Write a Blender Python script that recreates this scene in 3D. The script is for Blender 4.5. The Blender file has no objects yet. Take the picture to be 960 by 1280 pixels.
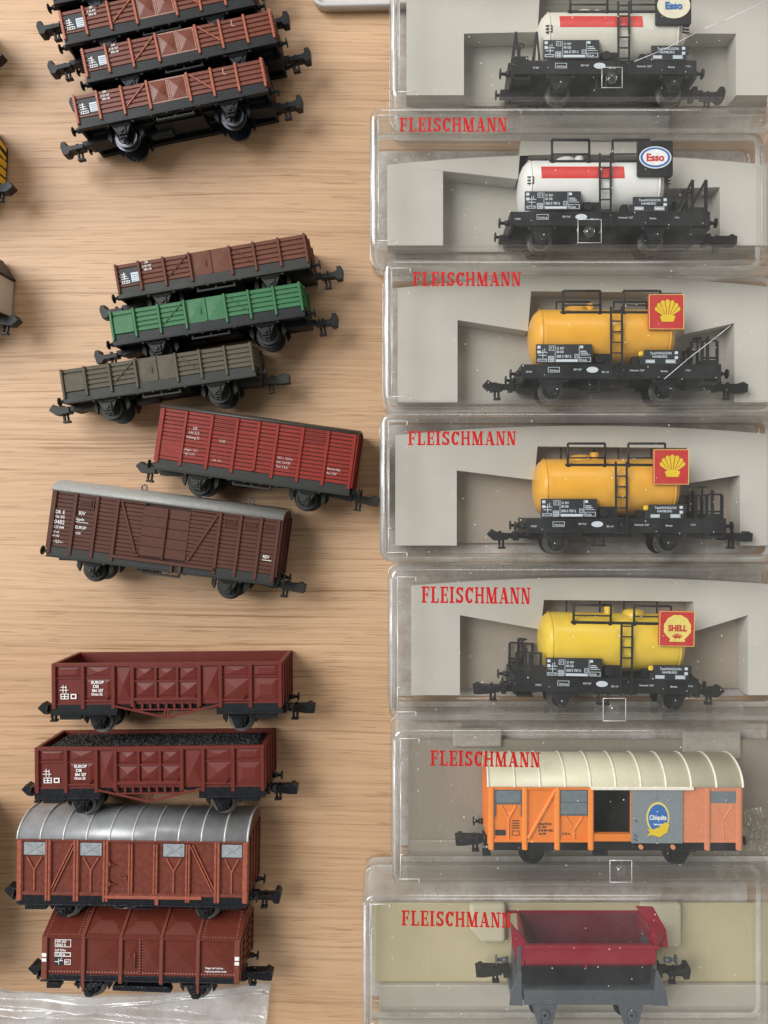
import bpy, math, random
from mathutils import Vector, Matrix, geometry
random.seed(7)
R = math.radians
sc = bpy.context.scene
COL = sc.collection
S = 0.001                      # everything is measured in millimetres

# ------------------------------------------------------------------ camera, light, exposure
F = 925.0                      # focal length in photo pixels (photo 960 x 1280)
D = 220.0                      # camera height over the table, mm
NX, NY = 515.0, 635.0          # point of the photo straight below the lens
cam = bpy.data.cameras.new('camera')
co = bpy.data.objects.new('camera', cam); COL.objects.link(co); sc.camera = co
cam.sensor_fit = 'VERTICAL'; cam.sensor_height = 36.0; cam.sensor_width = 27.0
cam.lens = 36.0 * F / 1280.0
cam.shift_x = (480.0 - NX) / 1280.0
cam.shift_y = (NY - 640.0) / 1280.0
cam.clip_start = 0.01; cam.clip_end = 50
co.location = (0, 0, D * S)
sc.render.resolution_x = 768; sc.render.resolution_y = 1024

w = bpy.data.worlds.new('World'); sc.world = w; w.use_nodes = True
wn = w.node_tree.nodes; wl = w.node_tree.links
bg = wn['Background']; bg.inputs[1].default_value = 0.62
# shaped to cut reflections: bright room at sides, dimmed overhead where photographer leans
tc = wn.new('ShaderNodeTexCoord'); sp = wn.new('ShaderNodeSeparateXYZ'); rp = wn.new('ShaderNodeValToRGB')
wl.new(tc.outputs['Generated'], sp.inputs[0]); wl.new(sp.outputs[2], rp.inputs[0])
e = rp.color_ramp.elements
for i_ in range(3): e.new(0.5)
for i_, (p_, v_) in enumerate(((0.0, 0.75), (0.35, 1.05), (0.70, 0.85), (0.90, 0.30), (1.0, 0.16))):
    e[i_].position = p_; e[i_].color = (v_, v_ * 0.985, v_ * 0.96, 1)
wl.new(rp.outputs[0], bg.inputs[0])

def area(name, loc, target, sx, sy, power, col):
    l = bpy.data.lights.new(name, 'AREA'); l.shape = 'RECTANGLE'; l.size = sx; l.size_y = sy
    l.energy = power; l.color = col
    o = bpy.data.objects.new(name, l); COL.objects.link(o); o.location = loc
    o.rotation_euler = (Vector(target) - Vector(loc)).to_track_quat('-Z', 'Y').to_euler()
    return o
area('window_light', (-1.05, 0.55, 1.15), (0, 0, 0), 1.0, 1.2, 37, (0.985, 0.99, 1.0))
area('room_light', (0.3, 1.7, 1.2), (0, 0, 0), 0.9, 0.5, 8, (1.0, 0.95, 0.88))

sc.view_settings.view_transform = 'Standard'; sc.view_settings.look = 'None'
sc.view_settings.exposure = 0.0; sc.view_settings.gamma = 1.0
sc.render.engine = 'CYCLES'
sc.cycles.transparent_max_bounces = 40; sc.cycles.max_bounces = 10
sc.cycles.caustics_reflective = False; sc.cycles.caustics_refractive = False

def WX(px, z=0): return (px - NX) * (D - z) / F
def WY(py, z=0): return (NY - py) * (D - z) / F

# ------------------------------------------------------------------ materials
MATS = {}
def mat(name, col, rough=0.45, metal=0.0, var=0.10, vscale=900.0, bump=0.0, bscale=2500.0, spec=0.36, coat=0.0):
    if name in MATS: return MATS[name]
    m = bpy.data.materials.new(name); m.use_nodes = True
    nt = m.node_tree; n = nt.nodes; l = nt.links
    b = n['Principled BSDF']
    b.inputs['Roughness'].default_value = rough; b.inputs['Metallic'].default_value = metal
    b.inputs['Specular IOR Level'].default_value = spec; b.inputs['Coat Weight'].default_value = coat
    t = n.new('ShaderNodeTexCoord'); no = n.new('ShaderNodeTexNoise'); no.inputs['Scale'].default_value = vscale
    no.inputs['Detail'].default_value = 5
    l.new(t.outputs['Object'], no.inputs['Vector'])
    r = n.new('ShaderNodeValToRGB'); e = r.color_ramp.elements
    e[0].position = 0.3; e[1].position = 0.7
    e[0].color = tuple(max(0, c * (1 - var)) for c in col) + (1,)
    e[1].color = tuple(min(1, c * (1 + var)) for c in col) + (1,)
    l.new(no.outputs[0], r.inputs[0]); l.new(r.outputs[0], b.inputs['Base Color'])
    mr = n.new('ShaderNodeMapRange'); mr.inputs[3].default_value = max(0.02, rough - 0.08); mr.inputs[4].default_value = rough + 0.12
    n2 = n.new('ShaderNodeTexNoise'); n2.inputs['Scale'].default_value = vscale * 0.35
    l.new(t.outputs['Object'], n2.inputs['Vector']); l.new(n2.outputs[0], mr.inputs[0]); l.new(mr.outputs[0], b.inputs['Roughness'])
    if bump:
        nb = n.new('ShaderNodeTexNoise'); nb.inputs['Scale'].default_value = bscale; nb.inputs['Detail'].default_value = 6
        bp = n.new('ShaderNodeBump'); bp.inputs['Strength'].default_value = bump; bp.inputs['Distance'].default_value = 0.0002
        l.new(t.outputs['Object'], nb.inputs['Vector']); l.new(nb.outputs[0], bp.inputs['Height']); l.new(bp.outputs[0], b.inputs['Normal'])
    MATS[name] = m
    return m

def clear(name, tint=(0.95, 0.95, 0.94), veil=0.03, dust=0.5, rough=0.05, ior=1.5, boost=1.0, wav=0.0):
    """thin clear plastic: see-through sheet with a fresnel reflection, a faint milky veil and dust specks"""
    if name in MATS: return MATS[name]
    m = bpy.data.materials.new(name); m.use_nodes = True
    nt = m.node_tree; n = nt.nodes; l = nt.links; n.remove(n['Principled BSDF'])
    out = n['Material Output']
    tr = n.new('ShaderNodeBsdfTransparent'); tr.inputs[0].default_value = tint + (1,)
    df = n.new('ShaderNodeBsdfDiffuse'); df.inputs[0].default_value = (0.80, 0.79, 0.76, 1)
    gl = n.new('ShaderNodeBsdfGlossy'); gl.inputs['Roughness'].default_value = rough; gl.inputs[0].default_value = (1, 1, 1, 1)
    fr = n.new('ShaderNodeLayerWeight'); fr.inputs[0].default_value = 0.5      # facing term: the same from both sides of the thin sheet
    pw = n.new('ShaderNodeMath'); pw.operation = 'POWER'; pw.inputs[1].default_value = 4.0; l.new(fr.outputs['Facing'], pw.inputs[0])
    mu = n.new('ShaderNodeMath'); mu.operation = 'MULTIPLY_ADD'; mu.inputs[1].default_value = 0.75; mu.inputs[2].default_value = 0.042 * boost; mu.use_clamp = True
    l.new(pw.outputs[0], mu.inputs[0])
    tc = n.new('ShaderNodeTexCoord')
    vo = n.new('ShaderNodeTexVoronoi'); vo.voronoi_dimensions = '2D'; vo.inputs['Scale'].default_value = 330.0
    l.new(tc.outputs['Object'], vo.inputs['Vector'])
    se = n.new('ShaderNodeSeparateColor'); l.new(vo.outputs['Color'], se.inputs[0])
    # speck radius differs per cell, most cells have none
    rr = n.new('ShaderNodeMapRange'); rr.inputs[1].default_value = 0.68; rr.inputs[2].default_value = 1.0
    rr.inputs[3].default_value = 0.0; rr.inputs[4].default_value = 0.058; l.new(se.outputs[0], rr.inputs[0])
    lt = n.new('ShaderNodeMath'); lt.operation = 'LESS_THAN'; l.new(vo.outputs['Distance'], lt.inputs[0]); l.new(rr.outputs[0], lt.inputs[1])
    ds = n.new('ShaderNodeMath'); ds.operation = 'MULTIPLY'; ds.inputs[1].default_value = dust; l.new(lt.outputs[0], ds.inputs[0])
    cl = n.new('ShaderNodeTexNoise'); cl.inputs['Scale'].default_value = 60; cl.inputs['Detail'].default_value = 8; cl.inputs['Roughness'].default_value = 0.7
    l.new(tc.outputs['Object'], cl.inputs['Vector'])
    vm = n.new('ShaderNodeMapRange'); vm.inputs[1].default_value = 0.3; vm.inputs[2].default_value = 0.75
    vm.inputs[3].default_value = veil * 0.35; vm.inputs[4].default_value = veil * 2.0; l.new(cl.outputs[0], vm.inputs[0])
    mx = n.new('ShaderNodeMath'); mx.operation = 'MAXIMUM'; l.new(vm.outputs[0], mx.inputs[0]); l.new(ds.outputs[0], mx.inputs[1])
    m1 = n.new('ShaderNodeMixShader'); l.new(mx.outputs[0], m1.inputs[0]); l.new(tr.outputs[0], m1.inputs[1]); l.new(df.outputs[0], m1.inputs[2])
    m2 = n.new('ShaderNodeMixShader'); l.new(mu.outputs[0], m2.inputs[0]); l.new(m1.outputs[0], m2.inputs[1]); l.new(gl.outputs[0], m2.inputs[2])
    if wav:
        nb = n.new('ShaderNodeTexNoise'); nb.inputs['Scale'].default_value = 90; nb.inputs['Detail'].default_value = 4
        mp = n.new('ShaderNodeMapping'); mp.inputs['Scale'].default_value = (0.35, 1.6, 1); mp.inputs['Rotation'].default_value = (0, 0, R(8))
        l.new(tc.outputs['Object'], mp.inputs[0]); l.new(mp.outputs[0], nb.inputs['Vector'])
        bp = n.new('ShaderNodeBump'); bp.inputs['Strength'].default_value = wav; bp.inputs['Distance'].default_value = 0.004
        l.new(nb.outputs[0], bp.inputs['Height']); l.new(bp.outputs[0], gl.inputs['Normal']); l.new(bp.outputs[0], fr.inputs['Normal'])
    l.new(m2.outputs[0], out.inputs[0])
    MATS[name] = m
    return m

def wood():
    m = bpy.data.materials.new('oak_table_top'); m.use_nodes = True
    nt = m.node_tree; n = nt.nodes; l = nt.links; b = n['Principled BSDF']
    tc = n.new('ShaderNodeTexCoord')
    def mp(sx, sy, rot=0.0, vec=None):
        q = n.new('ShaderNodeMapping'); q.inputs['Scale'].default_value = (sx, sy, 1); q.inputs['Rotation'].default_value = (0, 0, rot)
        l.new(vec or tc.outputs['Object'], q.inputs[0]); return q.outputs[0]
    def noise(v, sc_, det=4, ro=0.55, dist=0.0):
        q = n.new('ShaderNodeTexNoise'); q.inputs['Scale'].default_value = sc_; q.inputs['Detail'].default_value = det
        q.inputs['Roughness'].default_value = ro; q.inputs['Distortion'].default_value = dist; l.new(v, q.inputs['Vector']); return q.outputs[0]
    def ramp(f, *st):
        q = n.new('ShaderNodeValToRGB'); e = q.color_ramp.elements
        while len(e) < len(st): e.new(0.5)
        for i, (p, c) in enumerate(st): e[i].position = p; e[i].color = c + (1,)
        l.new(f, q.inputs[0]); return q.outputs[0]
    def mixc(f, a, bb, mode='MULTIPLY'):
        q = n.new('ShaderNodeMix'); q.data_type = 'RGBA'; q.blend_type = mode
        if isinstance(f, float): q.inputs[0].default_value = f
        else: l.new(f, q.inputs[0])
        l.new(a, q.inputs[6]); l.new(bb, q.inputs[7]); return q.outputs[2]
    # gentle waviness of the fibres
    wn_ = noise(mp(5, 11), 1.0, 2)
    sepw = n.new('ShaderNodeSeparateXYZ'); l.new(tc.outputs['Object'], sepw.inputs[0])
    am = n.new('ShaderNodeMath'); am.operation = 'MULTIPLY_ADD'; am.inputs[1].default_value = 0.009; l.new(wn_, am.inputs[0]); l.new(sepw.outputs[1], am.inputs[2])
    cb = n.new('ShaderNodeCombineXYZ'); l.new(sepw.outputs[0], cb.inputs[0]); l.new(am.outputs[0], cb.inputs[1])
    V = cb.outputs[0]
    base = ramp(noise(mp(2.0, 26, 0, V), 1.0, 4), (0.25, (0.50, 0.313, 0.178)), (0.5, (0.57, 0.373, 0.223)), (0.75, (0.63, 0.428, 0.270)))
    fine = ramp(noise(mp(14, 1100, 0, V), 1.0, 7, 0.72), (0.30, (0.70, 0.655, 0.60)), (0.5, (0.97, 0.96, 0.95)), (0.70, (1.10, 1.10, 1.10)))
    c = mixc(1.0, base, fine)
    bands = ramp(noise(mp(8, 760, 0, V), 1.0, 4, 0.6), (0.35, (0.64, 0.55, 0.46)), (0.42, (1, 1, 1)), (1.0, (1, 1, 1)))
    pw = ramp(noise(mp(4, 9), 1.0, 2), (0.40, (0.10, 0.10, 0.10)), (0.62, (1, 1, 1)))
    sb = n.new('ShaderNodeSeparateColor'); l.new(pw, sb.inputs[0])
    c = mixc(sb.outputs[0], c, bands)
    pores = ramp(noise(mp(70, 2400, 0, V), 1.0, 2, 0.5), (0.32, (0.62, 0.53, 0.45)), (0.40, (1, 1, 1)), (1.0, (1, 1, 1)))
    c = mixc(0.8, c, pores)
    cracks = ramp(noise(mp(8, 800, 0, V), 1.0, 2, 0.4), (0.26, (0.42, 0.32, 0.24)), (0.315, (1, 1, 1)), (1.0, (1, 1, 1)))
    c = mixc(0.5, c, cracks)
    # staves: each 42 mm board a slightly different tone
    fl = n.new('ShaderNodeMath'); fl.operation = 'MULTIPLY_ADD'; fl.inputs[1].default_value = 1 / 0.078; fl.inputs[2].default_value = 0.30; l.new(sepw.outputs[1], fl.inputs[0])
    f2 = n.new('ShaderNodeMath'); f2.operation = 'FLOOR'; l.new(fl.outputs[0], f2.inputs[0])
    wh = n.new('ShaderNodeTexWhiteNoise'); wh.noise_dimensions = '1D'; l.new(f2.outputs[0], wh.inputs['W'])
    c = mixc(1.0, c, ramp(noise(mp(6, 9, 0.3), 1.0, 5, 0.6), (0.3, (0.90, 0.885, 0.87)), (0.7, (1.05, 1.05, 1.05))))
    c = mixc(1.0, c, ramp(wh.outputs[0], (0.0, (0.92, 0.91, 0.90)), (1.0, (1.05, 1.04, 1.02))))
    l.new(c, b.inputs['Base Color'])
    b.inputs['Roughness'].default_value = 0.48; b.inputs['Specular IOR Level'].default_value = 0.35
    bp = n.new('ShaderNodeBump'); bp.inputs['Strength'].default_value = 0.25; bp.inputs['Distance'].default_value = 0.0002
    hb = noise(mp(30, 900, 0, V), 1.0, 4); l.new(hb, bp.inputs['Height']); l.new(bp.outputs[0], b.inputs['Normal'])
    return m

# ------------------------------------------------------------------ mesh helpers (mm)
class MB:
    def __init__(s): s.v = []; s.f = []; s.m = []; s.s = []; s.k = 0
    def add(s, vs, fs, m=0, smooth=False):
        o = len(s.v); s.v += [tuple(p) for p in vs]
        for f in fs: s.f.append(tuple(i + o for i in f)); s.m.append(m); s.s.append(smooth)
        return s
    def box(s, x0, x1, y0, y1, z0, z1, m=0):
        s.k += 1; e = 0.004 * (s.k % 11)
        if x0 > x1: x0, x1 = x1, x0
        if y0 > y1: y0, y1 = y1, y0
        if z0 > z1: z0, z1 = z1, z0
        x0 -= e; x1 += e; y0 -= e; y1 += e; z0 -= e; z1 += e
        return s.add([(x0, y0, z0), (x1, y0, z0), (x1, y1, z0), (x0, y1, z0), (x0, y0, z1), (x1, y0, z1), (x1, y1, z1), (x0, y1, z1)],
                     [(0, 3, 2, 1), (4, 5, 6, 7), (0, 1, 5, 4), (1, 2, 6, 5), (2, 3, 7, 6), (3, 0, 4, 7)], m)
    def bar(s, p0, p1, w, h, m=0, up=(0, 0, 1)):
        """rectangular bar from p0 to p1; w across, h along 'up'"""
        s.k += 1; e = 0.004 * (s.k % 11)
        p0 = Vector(p0); p1 = Vector(p1); d = (p1 - p0).normalized(); u = Vector(up)
        a = d.cross(u)
        if a.length < 1e-6: u = Vector((0, 1, 0)); a = d.cross(u)
        a.normalize(); u = a.cross(d).normalized(); a = a * (w / 2 + e); u = u * (h / 2 + e)
        vs = [p0 - a - u, p0 + a - u, p0 + a + u, p0 - a + u, p1 - a - u, p1 + a - u, p1 + a + u, p1 - a + u]
        return s.add(vs, [(0, 1, 2, 3), (7, 6, 5, 4), (0, 4, 5, 1), (1, 5, 6, 2), (2, 6, 7, 3), (3, 7, 4, 0)], m)
    def cyl(s, p0, p1, r0, r1=None, n=14, m=0, caps=True):
        if r1 is None: r1 = r0
        p0 = Vector(p0); p1 = Vector(p1); d = (p1 - p0).normalized()
        a = d.orthogonal().normalized(); b = d.cross(a)
        vs = []
        for p, r in ((p0, r0), (p1, r1)):
            for i in range(n):
                t = 2 * math.pi * i / n; vs.append(p + (a * math.cos(t) + b * math.sin(t)) * r)
        s.add(vs, [(i, (i + 1) % n, n + (i + 1) % n, n + i) for i in range(n)], m, True)
        if caps: s.add(vs, [tuple(reversed(range(n))), tuple(range(n, 2 * n))], m)
        return s
    def tube(s, pts, r, n=8, m=0):
        for a, b in zip(pts, pts[1:]): s.cyl(a, b, r, r, n, m)
        return s
    def lathe(s, prof, c, axis='z', n=28, m=0, mfun=None, smooth=True):
        """prof: list of (radius, along); closed at radius 0"""
        o = []
        for r, h in prof:
            ring = []
            for i in range(n):
                t = 2 * math.pi * i / n; a, b = r * math.cos(t), r * math.sin(t)
                if axis == 'z': ring.append((c[0] + a, c[1] + b, c[2] + h))
                elif axis == 'x': ring.append((c[0] + h, c[1] + a, c[2] + b))
                else: ring.append((c[0] + b, c[1] + h, c[2] + a))
            o.append(ring)
        for j in range(len(prof) - 1):
            s.add(o[j] + o[j + 1], [(i, (i + 1) % n, n + (i + 1) % n, n + i) for i in range(n)], mfun(j) if mfun else m, smooth)
        return s
    def prism(s, poly, a0, a1, plane='xy', m=0, smooth=False):
        """poly in the named plane, extruded along the remaining axis"""
        s.k += 1; e = 0.004 * (s.k % 11); a0 -= e; a1 += e; n = len(poly)
        def P(u, v, w):
            return {'xy': (u, v, w), 'yz': (w, u, v), 'xz': (u, w, v)}[plane]
        vs = [P(u, v, a0) for u, v in poly] + [P(u, v, a1) for u, v in poly]
        s.add(vs, [(i, (i + 1) % n, n + (i + 1) % n, n + i) for i in range(n)], m, smooth)
        s.add(vs, [tuple(reversed(range(n))), tuple(range(n, 2 * n))], m)
        return s
    def slab(s, outer, holes, z0, z1, m=0):
        loops = [outer] + holes
        tri = geometry.tessellate_polygon([[Vector((x, y, 0)) for x, y in lp] for lp in loops])
        flat = [p for lp in loops for p in lp]; n = len(flat)
        vs = [(x, y, z1) for x, y in flat] + [(x, y, z0) for x, y in flat]
        s.add(vs, [tuple(t) for t in tri] + [tuple(n + i for i in reversed(t)) for t in tri], m)
        o = 0
        for lp in loops:
            q = len(lp); s.add(vs, [(o + i, o + (i + 1) % q, n + o + (i + 1) % q, n + o + i) for i in range(q)], m); o += q
        return s
    def pyr(s, x0, x1, y0, y1, z, h, inset=0.0, m=0):
        """a panel pressed out into a low pyramid"""
        cx, cy = (x0 + x1) / 2, (y0 + y1) / 2
        vs = [(x0, y0, z), (x1, y0, z), (x1, y1, z), (x0, y1, z)]
        if inset:
            a = (x1 - x0) * inset; b = (y1 - y0) * inset
            vs += [(x0 + a, y0 + b, z + h), (x1 - a, y0 + b, z + h), (x1 - a, y1 - b, z + h), (x0 + a, y1 - b, z + h)]
            return s.add(vs, [(0, 1, 5, 4), (1, 2, 6, 5), (2, 3, 7, 6), (3, 0, 4, 7), (4, 5, 6, 7)], m)
        vs += [(cx, cy, z + h)]
        return s.add(vs, [(0, 1, 4), (1, 2, 4), (2, 3, 4), (3, 0, 4)], m)
    def rivet(s, x, y, z, r=0.13, m=0):
        vs = [(x + r * math.cos(t), y + r * math.sin(t), z) for t in [i * math.pi / 3 for i in range(6)]] + [(x, y, z + r * 0.8)]
        return s.add(vs, [(i, (i + 1) % 6, 6) for i in range(6)], m, True)
    def build(s, name, mats, parent=None, bevel=0.0, loc=None, seg=1):
        me = bpy.data.meshes.new(name)
        me.from_pydata([(x * S, y * S, z * S) for x, y, z in s.v], [], s.f)
        if not isinstance(mats, (list, tuple)): mats = [mats]
        for m in mats: me.materials.append(m)
        me.polygons.foreach_set('material_index', s.m); me.polygons.foreach_set('use_smooth', s.s)
        me.update(); 
        import bmesh
        bm = bmesh.new(); bm.from_mesh(me); bmesh.ops.remove_doubles(bm, verts=bm.verts, dist=1e-7)
        bmesh.ops.recalc_face_normals(bm, faces=bm.faces); bm.to_mesh(me); bm.free()
        o = bpy.data.objects.new(name, me); COL.objects.link(o)
        if parent: o.parent = parent
        if loc: o.location = [c * S for c in loc]
        if bevel:
            b = o.modifiers.new('bevel', 'BEVEL'); b.width = bevel * S; b.segments = seg; b.limit_method = 'ANGLE'; b.angle_limit = R(40)
            b.use_clamp_overlap = True
        return o

def thing(name, label, cat, loc=(0, 0, 0), rot=0.0, group=None, tilt=(0, 0)):
    o = bpy.data.objects.new(name, None); COL.objects.link(o); o.empty_display_size = 0.01
    o.location = [c * S for c in loc]; o.rotation_euler = (tilt[0], tilt[1], rot)
    o['label'] = label; o['category'] = cat
    if group: o['group'] = group
    return o
def tag(o, label, cat, group=None):
    o['label'] = label; o['category'] = cat
    if group: o['group'] = group
    return o
def copy_tree(o, parent=None):
    kids = [c for c in bpy.data.objects if c.parent == o]
    c = o.copy(); COL.objects.link(c)
    if parent: c.parent = parent
    for k in kids: copy_tree(k, c)
    return c

TXT = {}
def text_mesh(s, size, ext=0.012, xs=1.0, bold=0.0, space=1.0):
    key = (s, size, ext, xs, bold, space)
    if key in TXT: return TXT[key]
    cu = bpy.data.curves.new('t', 'FONT'); cu.body = s; cu.size = size; cu.extrude = ext; cu.offset = bold; cu.space_character = space
    cu.resolution_u = 3; cu.space_line = 0.86
    o = bpy.data.objects.new('t', cu); COL.objects.link(o)
    dg = bpy.context.evaluated_depsgraph_get(); me = bpy.data.meshes.new_from_object(o.evaluated_get(dg))
    bpy.data.objects.remove(o)
    vs = [(v.co.x * xs, v.co.y, v.co.z) for v in me.vertices]; fs = [tuple(p.vertices) for p in me.polygons]
    TXT[key] = (vs, fs); return TXT[key]
def put_text(mb, s, x, y, z, size, m=0, xs=1.0, bold=0.0, center=False, rot=0.0, space=1.0):
    vs, fs = text_mesh(s, size, 0.012, xs, bold, space)
    if not vs: return
    ox = -(max(v[0] for v in vs) + min(v[0] for v in vs)) / 2 if center else 0
    c, q = math.cos(rot), math.sin(rot)
    mb.add([(x + (v[0] + ox) * c - v[1] * q, y + (v[0] + ox) * q + v[1] * c, z + v[2]) for v in vs], fs, m)

# slab-serif capitals, unit height, returned as polygons ---------------------------------
def slab_letter(ch):
    T = 0.20; s = 0.10   # stem width, serif height
    P = []
    def B(x0, y0, x1, y1): P.append([(x0, y0), (x1, y0), (x1, y1), (x0, y1)])
    def Lq(xa, ya, xb, yb, w): P.append([(xa - w / 2, ya), (xa + w / 2, ya), (xb + w / 2, yb), (xb - w / 2, yb)])
    def arc(cx, cy, rx, ry, a0, a1, w0, w1=None, n=12):
        w1 = w1 or w0
        for i in range(n):
            t0, t1 = R(a0 + (a1 - a0) * i / n), R(a0 + (a1 - a0) * (i + 1) / n)
            q = []
            for t, k in ((t0, 0), (t1, 0), (t1, 1), (t0, 1)):
                ww = w0 * abs(math.cos(t)) + w1 * abs(math.sin(t))
                q.append((cx + (rx - (ww if k else 0)) * math.cos(t), cy + (ry - (ww if k else 0)) * math.sin(t)))
            P.append(q)
    if ch in 'FEL':
        B(0.08, 0, 0.08 + T, 1); B(0, 0, 0.40, s)
        if ch in 'FE': B(0, 1 - s, 0.62, 1); B(0.62 - 0.09, 0.72, 0.62, 1); B(0.3, 0.45, 0.46, 0.45 + s); B(0.43, 0.36, 0.51, 0.65)
        if ch == 'L': B(0, 1 - s, 0.40, 1)
        if ch in 'EL': B(0.3, 0, 0.62, s); B(0.53, 0, 0.62, 0.3)
        return P, 0.66
    if ch == 'I':
        B(0.08, 0, 0.08 + T, 1); B(0, 0, 0.38, s); B(0, 1 - s, 0.38, 1); return P, 0.42
    if ch == 'S':
        arc(0.30, 0.735, 0.28, 0.265, 20, 270, 0.17, 0.11); arc(0.30, 0.27, 0.30, 0.27, -160, 90, 0.17, 0.11)
        P.append([(0.14, 0.56), (0.30, 0.47), (0.46, 0.44), (0.30, 0.58)])
        B(0.50, 0.68, 0.58, 1.0); B(0.0, 0.0, 0.08, 0.32); return P, 0.64
    if ch == 'C':
        arc(0.36, 0.5, 0.35, 0.5, 42, 318, 0.21, 0.115, 18); B(0.56, 0.64, 0.65, 1.0); return P, 0.70
    if ch == 'H':
        for x in (0.06, 0.52): B(x, 0, x + T - 0.03, 1); B(x - 0.06, 0, x + T + 0.03, s); B(x - 0.06, 1 - s, x + T + 0.03, 1)
        B(0.2, 0.45, 0.6, 0.56); return P, 0.80
    if ch == 'M':
        B(0.07, 0, 0.16, 1); B(0.66, 0, 0.66 + T - 0.02, 1); B(0, 0, 0.26, s); B(0.58, 0, 0.94, s)
        Lq(0.17, 1, 0.47, 0, 0.22); Lq(0.71, 1, 0.44, 0, 0.10); B(0, 1 - s, 0.2, 1); B(0.70, 1 - s, 0.94, 1); return P, 0.97
    if ch == 'A':
        Lq(0.11, 0, 0.36, 1, 0.09); Lq(0.62, 0, 0.37, 1, 0.22); B(0, 0, 0.25, s); B(0.45, 0, 0.80, s); B(0.2, 0.27, 0.55, 0.37); return P, 0.80
    if ch == 'N':
        B(0.07, 0, 0.16, 1); B(0.56, 0, 0.66, 1); Lq(0.17, 1, 0.56, 0, 0.21); B(0, 0, 0.26, s); B(0, 1 - s, 0.24, 1); B(0.46, 1 - s, 0.76, 1); return P, 0.78
def slab_text(mb, s, x, y, z, width, height, shear=0.0):
    items = [slab_letter(c) for c in s]; gap = 0.085
    tot = sum(w for _, w in items) + gap * (len(s) - 1) - 0.04; kx = width / tot; cx = 0.0; n = 0
    for polys, w_ in items:
        for p in polys:
            n += 1; zz = z + 0.0015 * (n % 9)
            a = sum(p[i][0] * p[(i + 1) % 4][1] - p[(i + 1) % 4][0] * p[i][1] for i in range(4))
            if a < 0: p = p[::-1]
            vs = [(x + (cx + u) * kx, y + v * height + shear * (cx + u) * kx, zz) for u, v in p]
            mb.add(vs + [(a_, b_, z - 0.03) for a_, b_, _ in vs], [(0, 1, 2, 3), (0, 4, 5, 1), (1, 5, 6, 2), (2, 6, 7, 3), (3, 7, 4, 0)])
        cx += w_ + gap

# ------------------------------------------------------------------ shared materials
BLK = mat('black_plastic', (0.010, 0.011, 0.012), 0.38, var=0.25, bump=0.15, spec=0.25)
BLKG = mat('glossy_black_plastic', (0.009, 0.010, 0.013), 0.22, var=0.3, bump=0.7, bscale=1600)
DGR = mat('dark_grey_plastic', (0.020, 0.020, 0.017), 0.5, var=0.15, bump=0.15, spec=0.35)
BRNP = mat('black_brown_plastic', (0.030, 0.024, 0.018), 0.45)
RIM = mat('dull_wheel_metal', (0.20, 0.19, 0.18), 0.32, metal=0.85, var=0.2)
WHT = mat('white_print', (0.72, 0.72, 0.70), 0.6, var=0.08, vscale=3000)
BLUW = mat('pale_blue_print', (0.55, 0.62, 0.68), 0.6, var=0.1, vscale=3000)
BPR = mat('black_print', (0.02, 0.022, 0.025), 0.5)

# ------------------------------------------------------------------ rolling-stock pieces
# wagon frame: x along the wagon, y = the wagon's own up, z = across it (towards the camera), wagon lies on its side z = 0
def wheel(root, x, y, z, face, r=3.1, mats=None, name='wheel'):
    f = face
    prof = [(0.001, 0.55 * f), (0.75, 0.55 * f), (0.8, 0.20 * f), (2.1, 0.12 * f), (2.35, 0.42 * f), (r, 0.42 * f), (r, -0.9 * f), (r + 0.55, -0.9 * f), (r + 0.5, -1.3 * f), (0.001, -1.3 * f)]
    b = MB(); b.lathe(prof, (x, y, z), 'z', 30, mfun=lambda j: 1 if 4 <= j <= 7 else 0, smooth=False)
    for k in range(8):
        a = k * math.pi / 4 + 0.2; b.bar((x + 0.6 * math.cos(a), y + 0.6 * math.sin(a), z + 0.26 * f), (x + 2.2 * math.cos(a), y + 2.2 * math.sin(a), z + 0.26 * f), 0.35, 0.35)
    return b.build(name, mats, root)
def wheelset(root, x, y, W, mats):
    a = MB(); a.cyl((x, y, W / 2 - 7.0), (x, y, W / 2 + 7.0), 0.6); ax = a.build('wheelset', mats[0], root)
    wheel(ax, x, y, W / 2 + 4.2, 1, mats=mats); wheel(ax, x, y, W / 2 - 4.2, -1, mats=mats)
def buffer(root, x, y, z, d, m, L=2.3, r=1.25):
    b = MB(); b.cyl((x, y, z), (x + d * L * 0.55, y, z), 0.78, 0.7); b.cyl((x + d * L * 0.5, y, z), (x + d * L, y, z), 0.42)
    b.lathe([(0.001, 0), (r, 0), (r, 0.25 * d), (r * 0.8, 0.42 * d), (0.001, 0.5 * d)], (x + d * (L - 0.1), y, z), 'x', 18)
    return b.build('buffer', m, root)
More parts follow.
